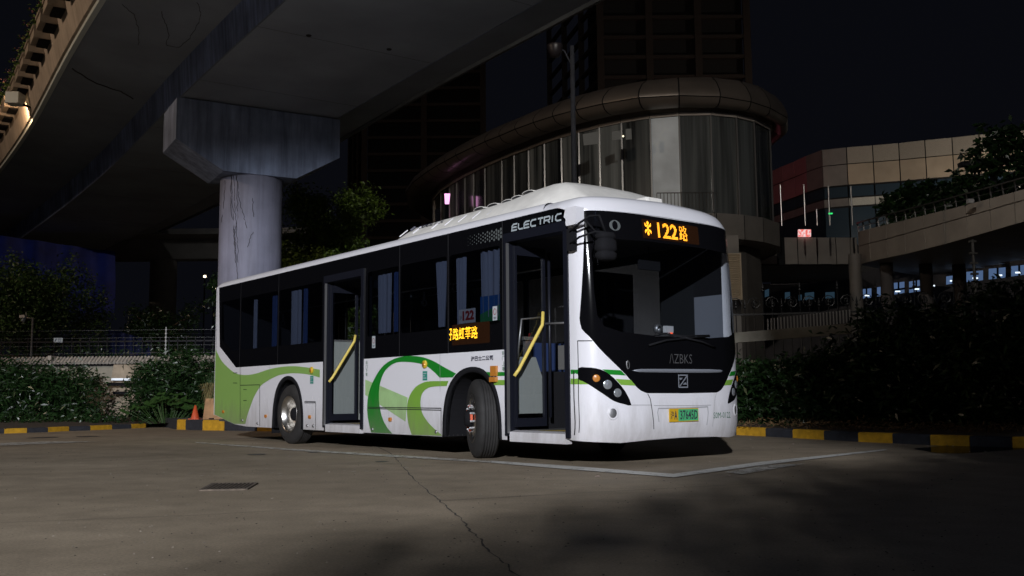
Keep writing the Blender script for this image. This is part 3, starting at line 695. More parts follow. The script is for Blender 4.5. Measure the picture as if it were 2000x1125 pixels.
# amber side markers and round clips
for x,z in [(-10.146,0.502),(-8.275,0.444),(-6.635,0.452)]+[(-4.205,0.449)]:
    MB().prism([(-0.035,-0.022),(0.02,-0.028),(0.036,0),(0.02,0.026),(-0.03,0.022)],-0.022,0,'y').build('side_marker',M_amber,BUS,False,(x,-1.252,z))
for x,z in [(-9.270,0.357),(-8.622,0.316),(-6.726,0.314),(-6.519,0.311)]+[(-4.697,0.303),(-3.081,0.306)]:
    MB().lathe([(0.001,-0.014),(0.02,-0.014),(0.026,0)],12,'y').build('clip',M_steel,BUS,True,(x,-1.252,z))
x,z=[(-1.823,1.052)][0]
tl=MB().box(-0.055,0.055,-0.035,0,-0.055,0.065).build('turn_signal',M_amber,BUS,False,(x,-1.252,z))
MB().box(-0.055,0.055,-0.05,0,-0.125,-0.068).build('reflector',M_amber,tl)
# panel gaps on the skirt
sg=[[(-9.412,1.304),(-9.359,0.322)],[(-9.395,0.980),(-8.551,0.979),(-8.518,0.271)],[(-6.818,0.671),(-6.442,0.672),(-6.430,0.261)],[(-6.819,0.693),(-6.442,0.689)],[(-6.819,0.693),(-6.818,0.667)],
    [(-4.824,0.612),(-2.961,0.609),(-2.961,0.271)],[(-4.824,0.594),(-2.967,0.584)],[(-9.721,1.026),(-9.533,1.023)],[(-9.731,1.208),(-9.543,1.208)],[(-9.251,0.902),(-9.100,0.901)],[(-9.240,0.708),(-9.090,0.708)]]
ribbon('panel_seam',sg,0.010,fs(0.009),M_gap,BUS,0.3)
for q_ in ([(-8.159,1.317),(-8.152,1.138)],[(-2.986,1.315),(-2.983,0.817)]): ribbon('panel_seam',[q_],0.005,fs(0.0085),M_seamsoft,BUS,0.3)
# roof dome
V=[];F=[]; prof=[(-4.72,2.96,1.02,1.06),(-4.62,3.02,0.95,1.08),(-4.45,3.13,0.86,1.08),(-4.2,3.19,0.84,1.08),(-3.5,3.205,0.84,1.08),(-2.6,3.215,0.84,1.08),(-2.0,3.235,0.84,1.08),(-1.65,3.30,0.78,1.08),(-1.40,3.335,0.72,1.08),(-1.20,3.325,0.70,1.06),(-1.0,3.24,0.72,0.98),(-0.85,3.13,0.74,0.90),(-0.70,3.03,0.72,0.80),(-0.6,2.985,0.66,0.70)]
for x,zt,wt,wb in prof:
    zb=2.93; sec=[]
    for s_ in (-1,1):
        pts_=[(wb,zb),(wb-0.01,zb+(zt-zb)*0.2),(wt+(wb-wt)*0.35,zb+(zt-zb)*0.70),(wt+(wb-wt)*0.12,zb+(zt-zb)*0.90),(wt-0.04,zb+(zt-zb)*0.985),(wt-0.25,zt+0.01),(0.0,zt+0.02)]
        if s_==-1: sec+=[(x,0.03-p[0],p[1]) for p in pts_]
        else: sec+=[(x,0.03+p[0],p[1]) for p in pts_[::-1][1:]]
    V+=sec
n=13
for i in range(len(prof)-1):
    for j in range(n-1): a=i*n+j; F.append((a,a+n,a+n+1,a+1))
dome=mesh('roof_housing',V,F,M_roofw,BUS,True)
def fdome(off):
    # right flank of the housing: x, t (0 foot .. 1 crest), following its real profile
    K=[(0,1.08),(0.2,1.07),(0.7,0.924),(0.9,0.869),(0.985,0.80),(1.1,0.6)]
    def f(x,t):
        for (a,ya),(b,yb) in zip(K,K[1:]):
            if t<=b: y=ya+(yb-ya)*(t-a)/(b-a); break
        return (x,0.03-y-off*0.85,2.93+0.272*t+off*0.5)
    return f
for x in (-4.45,-4.1,-3.62,-3.3,-2.98,-2.66,-2.34,-2.02,-1.75):
    MB().tube([fdome(0.004)(x,0.45),fdome(0.002)(x+0.05,0.82)],0.009,6).build('vent_rib',M_white,dome)
text('lettering','COOLTEK',(-4.12,-3.45,0.70,0.93),fdome(0.006),M_print,dome,0.03)
MB().tube([fdome(0.004)(-4.27,0.72),fdome(0.004)(-4.22,0.90)],0.022,6).build('lettering',M_print,dome)
for x in (-2.75,-2.45,-2.15,-1.95,-1.72):
    V=[];F=[]; m_=10
    zt=3.225+max(0,(x+2.1))*0.12
    for i in range(m_+1):
        a=math.pi*i/m_; V.append((x+0.12*math.cos(a),-0.80,zt-0.015+0.035*math.sin(a))); V.append((x+0.12*math.cos(a),-0.55,zt+0.01+0.02*math.sin(a)))
    for i in range(m_): F.append((2*i,2*i+1,2*i+3,2*i+2))
    F.append(tuple(2*i for i in range(m_+1)))
    v_=mesh('roof_vent',V,F,M_roofw,dome)
    mesh('vent_opening',[(x+0.105*math.cos(math.pi*i/m_),-0.803,zt-0.014+0.026*math.sin(math.pi*i/m_)) for i in range(m_+1)],[tuple(range(m_+1))],M_gap,v_)
MB().prism(rrect(-0.80,-0.58,0.12,0.40,0.03,2),2.99,3.13).build('roof_box',M_roofw,BUS)
# bracket box at the front corner, mirror arms and mirror
MB().prism(rrect(-0.42,-0.25,2.60,2.80,0.02,2),-1.34,-1.22,'y').build('corner_box',M_white,BUS)
MB().box(-0.43,-0.34,-1.32,-1.25,2.33,2.57).build('mirror_bracket',M_blackm,BUS)
mp=[(-1.200,2.591),(-1.218,2.463)]
arm=MB().tube([(-0.38,-1.31,2.53),(-0.20,-1.34,2.60),(-0.05,-1.32,2.66),(0.03,-1.26,2.66),(0.06,-1.20,2.48)],0.013,8).tube([(-0.38,-1.31,2.40),(-0.2,-1.34,2.45),(-0.02,-1.28,2.49),(0.06,-1.20,2.48)],0.012,8).tube([(-0.12,-1.33,2.63),(-0.02,-1.28,2.50)],0.011,6)
arm.build('mirror_arm',M_blackm,BUS,True)
def mirror():
    cx,cy=0.06,-1.20; body=[]
    prof=[(0.02,2.505),(0.085,2.50),(0.10,2.47),(0.105,2.43),(0.088,2.42),(0.088,2.405),(0.105,2.395),(0.11,2.30),(0.11,2.26),(0.092,2.25),(0.092,2.235),(0.108,2.225),(0.105,2.17),(0.09,2.14),(0.05,2.125),(0.01,2.12)]
    V=[];F=[];n=20
    for r_,z in prof:
        for j in range(n):
            a=2*math.pi*j/n; ca,sa=math.cos(a),math.sin(a); k=(abs(ca)**3+abs(sa)**3)**(-1/3)
            V.append((cx+r_*0.80*k*ca,cy+r_*1.10*k*sa,2.17+(z-2.12)*0.80))
    for i in range(len(prof)-1):
        for j in range(n): a=i*n+j; b=i*n+(j+1)%n; F.append((a,b,b+n,a+n))
    mb=mesh('mirror',V,F,M_blackm,BUS,True)
    mesh('mirror_glass',[(cx-0.108,cy-0.08,2.20),(cx-0.108,cy+0.08,2.20),(cx-0.108,cy+0.08,2.44),(cx-0.108,cy-0.08,2.44)],[(0,1,2,3)],M_chrome,mb)
mirror()
# wipers
for s_ in (-1,1):
    w=MB().tube([ff(0.02)(s_*0.55,1.30),ff(0.03)(s_*0.3,1.36),ff(0.025)(s_*-0.35+0.1,1.43)],0.012,6).tube([ff(0.018)(s_*0.45,1.40),ff(0.018)(s_*-0.45,1.44)],0.008,6)
    w.build('wiper',M_blackm,BUS,True)
MB().tube([fmap(-0.84+0.028*math.sin(t/12*2*math.pi)*(1-t/16),1.08+0.09*(1-math.cos(t/12*2*math.pi))/2-0.04,0.01) for t in range(13)],0.004,5).build('pull_loop',M_steel,BUS)
# dashboard, wheel and small lit things in the cab
V=[];F=[]
dash=MB(); dash.prism([(-1.1,1.05),(1.15,1.05),(1.15,1.42),(0.2,1.46),(0.1,1.36),(-1.1,1.32)],-0.85,-0.30,'x'); dash.build('dashboard',mat('grey_dashboard',(0.10,0.10,0.10),0.6),BUS)
MB().lathe([(0.20,-0.012),(0.225,0),(0.20,0.012),(0.18,0),(0.20,-0.012)],24,'z').build('steering_wheel',M_blackm,BUS,True,(-0.95,0.62,1.42))
MB().box(-0.60,-0.56,0.36,0.50,1.50,1.58).tube([(-0.58,0.43,1.40),(-0.58,0.43,1.5)],0.01,6).build('dash_screen',M_paper,BUS)
MB().box(-1.75,-1.70,0.35,0.95,0.36,1.75).build('driver_seat',M_blackm,BUS)
MB().box(-1.98,-1.95,0.15,1.24,0.36,2.4).build('cab_partition',mat('dark_partition',(0.012,0.012,0.014),0.9,spec=0.1),BUS)
MB().lathe([(0.001,-0.03),(0.04,-0.03),(0.055,-0.01),(0.055,0.03),(0.03,0.04)],14,'x').build('dash_fan',M_steel,BUS,True,(-0.45,0.10,1.53))
def glow(name,box,col,e):
    MB().box(*box).build(name,mat(name+'_light',(0,0,0),0.5,emit=col,es=e),BUS)
glow('cab_screen',(-1.20,-1.19,-0.52,-0.44,1.56,1.62),(0.15,0.45,1.0),2.2)
glow('cab_display',(-1.15,-1.14,-0.70,-0.63,1.42,1.53),(1.0,0.02,0.02),1.2)
glow('cab_indicator',(-0.54,-0.535,0.42,0.46,1.485,1.50),(1.0,0.1,0.03),1.6)
# glowing boxes standing in for coloured lamps reflected at the screen edge
for k in range(7):
    c=[(0.3,0.7,1),(0.2,0.6,0.9),(0.4,0.9,1.0),(0.1,0.8,0.2),(0.3,0.8,1),(0.1,0.5,0.7),(0.4,0.8,1)][k]
    MB().box(-0.62,-0.61,-1.10+0.006*k,-1.065+0.006*k,1.80-0.075*k,1.845-0.075*k).build('lamp_reflection',mat('lamp_reflection_%d'%k,(0,0,0),0.5,emit=c,es=0.9),BUS)
for x in (-3.9,-5.0,-7.0,-8.6): MB().tube([(x,-0.42,0.36),(x,-0.42,2.62)],0.016,8).build('handrail',M_steel,BUS,True)
MB().tube([(-9.8,-0.45,2.35),(-1.9,-0.45,2.35)],0.016,8).build('handrail',M_steel,BUS,True)
for k in range(12):
    x=-9.4+k*0.6; MB().obox((x,-0.45,2.34),(x,-0.45,2.18),0.012,0.03).lathe([(0.035,-0.01),(0.05,-0.01),(0.05,0.01),(0.035,0.01),(0.035,-0.01)],10,'x',(x,-0.45,2.13)).build('strap_handle',M_blackm,BUS)
MB().box(-0.50,-0.47,-0.15,0.20,2.22,2.34).tube([(-0.48,0.02,2.34),(-0.48,0.02,2.5)],0.01,5).build('interior_mirror',M_blackm,BUS)
# ---- wheels
def wheel(kind):
    w=empty('wheel',(0,0,0),0,BUS)
    R=0.485; T=0.14
    prof=[(0.285,-T+0.01),(0.30,-T-0.005),(0.34,-T-0.015),(0.42,-T-0.008),(0.455,-T+0.012),(0.475,-T+0.03),(R,-T+0.055)]
    k=5
    for i in range(k):
        y=-T+0.06+i*(2*T-0.12)/k; yy=y+(2*T-0.12)/k
        prof+=[(R,y+0.006),(R,yy-0.008),(R-0.012,yy-0.006),(R-0.012,yy+0.002)]
    prof+=[(R,T-0.05),(0.47,T-0.03),(0.42,T),(0.30,T),(0.285,T-0.02)]
    MB().lathe(prof,48,'y').build('tyre',M_rubber,w,True)
    if kind=='rear':
        rim=MB().lathe([(0.288,-T+0.005),(0.30,-T-0.006),(0.292,-T-0.008),(0.276,-T+0.012),(0.268,-T+0.03),(0.245,-T+0.06),(0.238,-T+0.10),(0.232,0.02),(0.225,0.06),(0.20,0.085),(0.13,0.095),(0.125,0.0),(0.12,-0.01),(0.001,-0.01)],40,'y').build('rim',M_alu,w,True)
        MB().lathe([(0.11,0.0),(0.105,-0.06),(0.09,-0.075),(0.001,-0.078)],20,'y').build('hub',M_blackm,w,True)
        for j in range(10):
            a=2*math.pi*j/10; MB().lathe([(0.016,0.095),(0.016,0.06),(0.001,0.06)],6,'y',(0.165*math.cos(a),0,0.165*math.sin(a))).build('wheel_nut',M_steel,w)
    else:
        MB().lathe([(0.288,-T+0.005),(0.30,-T-0.006),(0.29,-T-0.008),(0.272,-T+0.02),(0.262,-T+0.045),(0.25,-T+0.055),(0.22,-T+0.02),(0.19,-T+0.0),(0.15,-T-0.005),(0.001,-T-0.005)],40,'y').build('rim',M_alu,w,True)
        for j in range(10):
            a=2*math.pi*(j+0.5)/10
            MB().lathe([(0.030,-0.003),(0.024,-0.012),(0.001,-0.012)],12,'y',(0.222*math.cos(a),-T+0.018,0.222*math.sin(a))).build('rim_hole',M_gap,w)
        MB().lathe([(0.11,-T-0.005),(0.105,-T-0.05),(0.085,-T-0.09),(0.05,-T-0.10),(0.001,-T-0.10)],20,'y').build('hub',M_blackm,w,True)
        for j in range(10):
            a=2*math.pi*j/10; b=2*math.pi*(j+1)/10; c_,s_=0.155*math.cos(a),0.155*math.sin(a)
            MB().lathe([(0.018,-T),(0.018,-T-0.04),(0.012,-T-0.055),(0.001,-T-0.055)],6,'y',(c_,0,s_)).build('wheel_nut',M_steel,w)
            if j%2==0: MB().obox((c_,-T-0.035,s_),(0.155*math.cos(b),-T-0.035,0.155*math.sin(b)),0.018,0.03,(0,1,0)).build('nut_indicator',M_orange,w)
    return w
wr=wheel('rear'); wr.location=(-7.44,-1.09,0.483); wr.rotation_euler=(0,0.4,0)
wf=wheel('front'); wf.location=(-2.33,-1.055,0.485); wf.rotation_euler=(0,0.2,math.radians(-26))
for x,a in ((-7.44,0),(-2.33,-26)):
    c=copy_tree(wr,BUS); c.location=(x,1.13,0.483); c.rotation_euler=(0,0.9,math.radians(180+a))
MB().box(-8.12,-8.08,-1.22,-0.9,0.16,0.6).build('mud_flap',M_blackm,BUS)
MB().box(-10.3,-8.1,-0.9,0.96,0.28,0.5).box(-6.7,-3.1,-0.8,0.86,0.20,0.32).box(-7.6,-7.3,-1,1,0.38,0.58).box(-2.45,-2.2,-0.9,0.9,0.38,0.55).build('chassis',M_gap,BUS)
MB().box(-0.9,-0.35,-0.9,0.9,0.24,0.34).build('underbody',M_gap,BUS)
# ------------------------------------------------------------ ground
def ground_mat():
    m=bpy.data.materials.new('worn_concrete'); m.use_nodes=True; nt=m.node_tree; b=nt.nodes['Principled BSDF']; L=nt.links.new
    tc=nt.nodes.new('ShaderNodeTexCoord'); 
    def noise_(s,d,vec=None,rough=0.6):
        n=nt.nodes.new('ShaderNodeTexNoise'); n.inputs['Scale'].default_value=s; n.inputs['Detail'].default_value=d; n.inputs['Roughness'].default_value=rough
        L(vec or tc.outputs['Object'],n.inputs['Vector']); return n
    mp=nt.nodes.new('ShaderNodeMapping'); mp.inputs['Rotation'].default_value=(0,0,0.9); mp.inputs['Scale'].default_value=(0.35,0.9,1); L(tc.outputs['Object'],mp.inputs['Vector'])
    n1=noise_(0.35,8); n2=noise_(0.9,6,mp.outputs[0]); n3=noise_(55,5,None,0.8); n4=noise_(2.6,5)
    def ramp(n,a,b_,c,d):
        r=nt.nodes.new('ShaderNodeMapRange'); r.inputs[1].default_value=a; r.inputs[2].default_value=b_; r.inputs[3].default_value=c; r.inputs[4].default_value=d; L(n.outputs['Fac'],r.inputs[0]); return r
    def mul(x,y):
        k=nt.nodes.new('ShaderNodeMath'); k.operation='MULTIPLY'; L(x,k.inputs[0]); L(y,k.inputs[1]); return k.outputs[0]
    f=mul(mul(ramp(n1,0.3,0.7,0.80,1.18).outputs[0],ramp(n2,0.3,0.72,0.84,1.12).outputs[0]),mul(ramp(n3,0.3,0.7,0.66,1.34).outputs[0],ramp(n4,0.35,0.62,0.88,1.08).outputs[0]))
    mx=nt.nodes.new('ShaderNodeMix'); mx.data_type='RGBA'; mx.blend_type='MULTIPLY'; mx.inputs[0].default_value=1; mx.inputs[6].default_value=(0.285,0.232,0.168,1)
    L(f,mx.inputs[7]); L(mx.outputs[2],b.inputs['Base Color'])
    rr=ramp(n2,0.3,0.7,0.62,0.88); L(rr.outputs[0],b.inputs['Roughness']); b.inputs['Specular IOR Level'].default_value=0.25
    bp=nt.nodes.new('ShaderNodeBump'); bp.inputs['Strength'].default_value=0.35; bp.inputs['Distance'].default_value=0.006
    L(n3.outputs['Fac'],bp.inputs['Height']); L(bp.outputs[0],b.inputs['Normal'])
    return m
M_ground=ground_mat()
M_dkground=mat('dark_earth',(0.03,0.03,0.025),0.9,noise_s=4,noise_a=0.3)
tag(mesh('ground',[(-600,-200,-0.02),(600,-200,-0.02),(600,900,-0.02),(-600,900,-0.02)],[(0,1,2,3)],M_dkground),kind='structure')
tag(mesh('pavement',[(-60,-40,0),(60,-40,0),(60,60,0),(-60,60,0)],[(0,1,2,3)],M_ground),kind='structure')
def gz(h): return lambda x,y:(x,y,h)
# crack and slab joints: shallow dark grooves following the real lines
M_crack=mat('crack_filler',(0.06,0.052,0.045),0.95)
cr=[(-1.699,13.424),(-1.495,12.426),(-1.313,11.312),(-1.101,10.171),(-0.891,8.968),(-0.725,8.149),(-0.601,7.542),(-0.528,7.186),(-0.434,6.770),(-0.354,6.347),(-0.281,5.907),(-0.224,5.544),(-0.169,5.260),(-0.114,4.955),(-0.047,4.628),(0.011,4.306)]
cr+= [(cr[-1][0]+0.25,cr[-1][1]-0.6),(cr[-1][0]+0.4,cr[-1][1]-1.8)]
V=[];F=[];prev=None
dense=[]
for i in range(len(cr)-1):
    for q in range(5):
        t=q/5; a=cr[i];b=cr[i+1]; dense.append((a[0]+(b[0]-a[0])*t+rnd.uniform(-.012,.012),a[1]+(b[1]-a[1])*t+rnd.uniform(-.02,.02)))
for i in range(len(dense)-1):
    w=rnd.uniform(0.003,0.014)
    for q_ in stroke([dense[i],dense[i+1]],w):
        n=len(V); V+=[(p[0],p[1],0.004) for p in q_]; F.append((n,n+1,n+2,n+3))
tag(mesh('crack',V,F,M_crack),kind='structure')
jl=[[(-0.550,7.289),(-0.014,7.530),(0.592,7.786),(1.240,8.059),(2.185,8.472)],[(-1.699,13.424),(-2.870,18.168)],[(-3.241,6.240),(-2.155,6.526),(-1.461,6.816)]]
V=[];F=[]
for k_,line in enumerate(jl):
    for i in range(len(line)-1):
        for q_ in stroke([line[i],line[i+1]],0.012 if k_<2 else 0.007):
            n=len(V); V+=[(p[0],p[1],0.0045) for p in q_]; F.append((n,n+1,n+2,n+3))
tag(mesh('slab_joint',V,F,M_crack),kind='structure')
# painted bay lines (worn)
def worn_paint(name,col,thr):
    m=bpy.data.materials.new(name); m.use_nodes=True; nt=m.node_tree; b=nt.nodes['Principled BSDF']; b.inputs['Base Color'].default_value=(*col,1); b.inputs['Roughness'].default_value=0.7
    tc=nt.nodes.new('ShaderNodeTexCoord'); n=nt.nodes.new('ShaderNodeTexNoise'); n.inputs['Scale'].default_value=7; n.inputs['Detail'].default_value=8; n.inputs['Roughness'].default_value=0.75
    nt.links.new(tc.outputs['Object'],n.inputs['Vector']); r=nt.nodes.new('ShaderNodeMapRange'); r.inputs[1].default_value=thr; r.inputs[2].default_value=thr+0.12
    nt.links.new(n.outputs['Fac'],r.inputs[0]); nt.links.new(r.outputs[0],b.inputs['Alpha']); return m
M_line=worn_paint('worn_white_line',(0.55,0.54,0.51),0.33); M_line2=worn_paint('faded_white_line',(0.48,0.46,0.42),0.40)
def strip(name,loop,m,z=0.004): tag(mesh(name,[(x,y,z) for x,y in loop],[tuple(range(len(loop)))],m),kind='structure')
strip('parking_line',[(1.471,9.053),(1.289,9.295),(0.514,10.194),(-0.250,11.182),(-0.270,11.521),(0.591,10.613),(1.363,9.645),(1.536,9.445)],M_line,0.008)
strip('parking_line',[(-0.250,11.182),(-1.574,12.437),(-3.265,14.142),(-3.359,14.549),(-1.627,12.857),(-0.258,11.520)],M_line2,0.008)
strip('parking_line',[(-3.265,14.142),(-5.329,16.534),(-5.495,16.911),(-3.359,14.549)],M_line2,0.008)
strip('parking_line',[(1.471,9.053),(1.536,9.445),(2.705,10.898),(4.904,13.030),(4.925,12.909),(2.691,10.513)],M_line,0.009)
strip('parking_line',[(2.049,9.571),(2.699,10.438),(3.157,10.608),(2.164,9.320)],M_line2,0.010)
strip('parking_line',[(-8.982,17.164),(-8.499,16.245),(-7.917,16.807),(-7.392,17.428),(-8.387,17.605)],M_line2,0.008)
# drain grate: frame and bars
d4=[(-2.612,8.230),(-2.696,8.837),(-2.309,8.850),(-2.251,8.284)]
dr=empty('drain_grate',(d4[0][0],d4[0][1],0)); tag(dr,'rusty rectangular metal drain grate set flush in the concrete yard','drain grate')
def dl(p,z): return (p[0]-d4[0][0],p[1]-d4[0][1],z)
def lerp2(a,b,t): return (a[0]+(b[0]-a[0])*t,a[1]+(b[1]-a[1])*t)
M_rust=mat('rusty_iron',(0.11,0.085,0.065),0.8,noise_s=20,noise_a=0.5)
fb=MB()
for i in range(4): fb.obox(dl(d4[i],0.006),dl(d4[(i+1)%4],0.006),0.03,0.012)
fb.build('frame',M_rust,dr)
mesh('pit',[dl(p,0.003) for p in d4],[(0,1,2,3)],M_gap,dr)
for i in range(1,11):
    a=lerp2(d4[0],d4[3],i/11); b=lerp2(d4[1],d4[2],i/11)
    MB().obox(dl(a,0.007),dl(b,0.007),0.018,0.012).build('bar',M_rust,dr)
# oil stains, puddle, petals
def blob(c,rx,ry,rot,z,seed,n=28):
    r_=random.Random(seed); ph=[r_.uniform(0,6.28) for _ in range(3)]; out=[]
    for i in range(n):
        a=2*math.pi*i/n; k=1+0.12*math.sin(2*a+ph[0])+0.08*math.sin(3*a+ph[1])+0.05*math.sin(5*a+ph[2])
        x,y=rx*k*math.cos(a),ry*k*math.sin(a); out.append((c[0]+x*math.cos(rot)-y*math.sin(rot),c[1]+x*math.sin(rot)+y*math.cos(rot),z))
    return out
M_oil=mat('oil_stain',(0.07,0.06,0.055),0.5)
for k,(c,rx,ry) in enumerate(zip([(-3.451,13.221),(-2.766,13.580),(-1.558,11.597),(-9.305,19.420),(-8.582,19.738)],(0.13,0.07,0.08,0.25,0.2),(0.12,0.09,0.06,0.22,0.2))):
    tag(mesh('oil_stain',blob(c,rx,ry,0.2,0.006,k),[tuple(range(28))],M_oil),kind='structure')
M_water=glassmat('puddle_water',(0.30,0.28,0.26),0.05,0.42)
pu=[(5.380,13.197),(5.723,13.518),(6.084,13.855),(6.573,14.050),(7.384,14.343),(7.515,14.032),(7.374,13.382),(6.628,12.885),(5.996,12.414),(5.555,12.160),(5.300,12.301),(5.323,12.735)]
pus=smoothline(pu,4,True)
tag(mesh('puddle',[(x,y,0.006) for x,y in pus],[tuple(range(len(pus)))],M_water),kind='structure')
# loose grit and crumbs over the near concrete
g_=np.random.default_rng(21); V=[];F=[]
for i in range(1700):
    y=3.6+14*g_.random()**1.6; x=g_.uniform(-0.56,0.5)*y; r_=g_.uniform(0.0015,0.0055)*(1+0.05*y); a=g_.uniform(0,6.28); n=len(V)
    for k in range(3): V.append((x+r_*math.cos(a+2.1*k)*(1+0.8*(k==0)),y+r_*math.sin(a+2.1*k),0.0015))
    V.append((x,y,r_*0.9)); F+=[(n,n+1,n+3),(n+1,n+2,n+3),(n+2,n,n+3)]
def gritmat():
    m=bpy.data.materials.new('loose_grit'); m.use_nodes=True; nt=m.node_tree; b=nt.nodes['Principled BSDF']; b.inputs['Roughness'].default_value=0.9
    g=nt.nodes.new('ShaderNodeNewGeometry'); r=nt.nodes.new('ShaderNodeValToRGB'); r.color_ramp.elements[0].color=(0.03,0.026,0.02,1); r.color_ramp.elements[1].color=(0.27,0.235,0.19,1); r.color_ramp.elements[1].position=0.95; r.color_ramp.elements[0].position=0.35
    nt.links.new(g.outputs['Random Per Island'],r.inputs[0]); nt.links.new(r.outputs[0],b.inputs['Base Color']); return m
tag(mesh('grit',V,F,gritmat()),kind='stuff')
M_petal=mat('pale_petal',(0.50,0.38,0.36),0.8)
# ------------------------------------------------------------ kerbs
M_kyel=mat('worn_yellow_kerb',(0.50,0.27,0.012),0.75,noise_s=9,noise_a=0.22,bump=0.3,bscale=30)
M_kblk=mat('worn_black_kerb',(0.022,0.024,0.032),0.8,noise_s=9,noise_a=0.3,bump=0.3,bscale=30)
M_kcon=mat('bare_kerb_concrete',(0.16,0.13,0.11),0.85,noise_s=9,noise_a=0.3)
def kerb(name,knots,h=0.15,w=0.16,first='y'):
    e=empty(name,(knots[0][0],knots[0][1],0)); tag(e,kind='structure')
    c=first
    for i in range(len(knots)-1):
        a=Vector((knots[i][0]-knots[0][0],knots[i][1]-knots[0][1])); b=Vector((knots[i+1][0]-knots[0][0],knots[i+1][1]-knots[0][1]))
        d=(b-a).normalized(); nn=Vector((-d.y,d.x)); a2=a+d*0.006; b2=b-d*0.006; ch=0.02
        base=[(a2,0),(a2+nn*w,0),(b2+nn*w,0),(b2,0)]
        V=[(p.x,p.y,0) for p,_ in base]+[(p.x,p.y,h-ch) for p,_ in base]+[((p+nn*(ch if k in(0,3) else 0)).x,(p+nn*(ch if k in(0,3) else 0)).y,h) for k,(p,_) in enumerate(base)]
        F=[(0,1,5,4),(1,2,6,5),(2,3,7,6),(3,0,4,7),(4,5,9,8),(5,6,10,9),(6,7,11,10),(7,4,8,11),(8,9,10,11)]
        mesh('kerb_stone',V,F,M_kyel if c=='y' else M_kblk,e)
        c='b' if c=='y' else 'y'
    return e
rk=[(1.380,20.713),(2.063,19.999),(2.652,19.343),(3.243,18.963),(3.597,18.644),(4.108,18.071),(4.511,17.549),(4.857,17.062),(5.082,16.062),(5.273,15.016),(5.653,14.642),(5.922,13.950),(6.354,13.677),(6.779,13.350)]
rk=rk[:0]
# straight run behind and right of the bus: block edges taken along the line
A0=Vector((3.96,17.75)); A1=Vector((6.35,14.15)); A2=Vector((7.35,13.0))
lineR=[]
pr=[(4.084,17.964),(4.434,17.249),(4.723,16.595),(5.028,15.894),(5.326,15.166),(5.653,14.642),(5.977,14.079),(6.326,13.616),(6.719,13.234),(7.122,12.809),(7.539,12.295)]
lineR=pr
ext=[]; d0=(Vector(pr[0])-Vector(pr[2])).normalized()
for i in range(1,16): ext.append(tuple(Vector(pr[0])+(Vector((-0.86,0.51)))*0.95*i))
kerb('kerb',ext[::-1][0:]+pr,0.15,0.16,'b' if len(ext)%2 else 'y')
lk=[(-12.510,22.533),(-11.354,21.851),(-11.017,22.206),(-10.721,22.585),(-10.495,23.152),(-10.164,23.561),(-9.899,24.176),(-9.599,24.636),(-9.432,25.151)]
kerb('kerb',lk,0.11,0.15,'b')
ik=[(-8.099,23.573),(-7.811,23.337),(-7.263,22.882),(-6.661,22.583)]
kerb('kerb',[(-9.6,26.6)]+ik+[(ik[-1][0]+0.9,ik[-1][1]-0.55),(ik[-1][0]+1.8,ik[-1][1]-1.1),(ik[-1][0]+2.7,ik[-1][1]-1.65)],0.24,0.16,'b')
# planted verges behind the kerbs
M_soil=mat('planting_soil',(0.05,0.035,0.022),0.95,noise_s=12,noise_a=0.5,bump=0.6,bscale=15)
vr=[(p[0]+0.1,p[1]+0.12) for p in (ext[::-1]+pr)]
tag(mesh('verge',[(x,y,0.12) for x,y in vr]+[(40,20,0.3),(30,40,0.4),(-6,40,0.4)],[tuple(range(len(vr)+3))],M_soil),kind='structure')
lv=[(p[0],p[1]+0.1) for p in lk]
tag(mesh('verge',[(x,y,0.09) for x,y in lv]+[(-8.2,24.6,0.16),(-7.6,33,0.4),(-40,33,0.4),(-40,26,0.2)],[tuple(range(len(lv)+4))],M_soil),kind='structure')
ii=[(p[0],p[1]+0.1) for p in ik]
tag(mesh('island_paving',[(-9.5,26.6,0.236)]+[(x,y,0.236) for x,y in ii]+[(-3.5,21.3,0.236),(-0.5,23.5,0.236),(-4,29,0.236)],[tuple(range(len(ii)+4))],M_kcon),kind='structure')
# ------------------------------------------------------------ foliage
def leafmat(name,col,rough=0.45,var=0.5):
    m=bpy.data.materials.new(name); m.use_nodes=True; nt=m.node_tree; b=nt.nodes['Principled BSDF']; b.inputs['Roughness'].default_value=rough; b.inputs['Specular IOR Level'].default_value=0.5
    g=nt.nodes.new('ShaderNodeNewGeometry'); r=nt.nodes.new('ShaderNodeMapRange'); r.inputs[3].default_value=1-var; r.inputs[4].default_value=1+var
    nt.links.new(g.outputs['Random Per Island'],r.inputs[0]); mx=nt.nodes.new('ShaderNodeMix'); mx.data_type='RGBA'; mx.blend_type='MULTIPLY'; mx.inputs[0].default_value=1; mx.inputs[6].default_value=(*col,1)
    nt.links.new(r.outputs[0],mx.inputs[7]); nt.links.new(mx.outputs[2],b.inputs['Base Color'])
    return m
M_leafd=leafmat('dark_glossy_leaf',(0.016,0.040,0.011),0.34)
M_leaf=leafmat('mid_green_leaf',(0.030,0.072,0.015),0.5)
M_leafy=leafmat('yellow_green_leaf',(0.10,0.16,0.02),0.5)
M_bark=mat('bark',(0.06,0.045,0.035),0.9,noise_s=10,noise_a=0.4,bump=0.5,bscale=20)
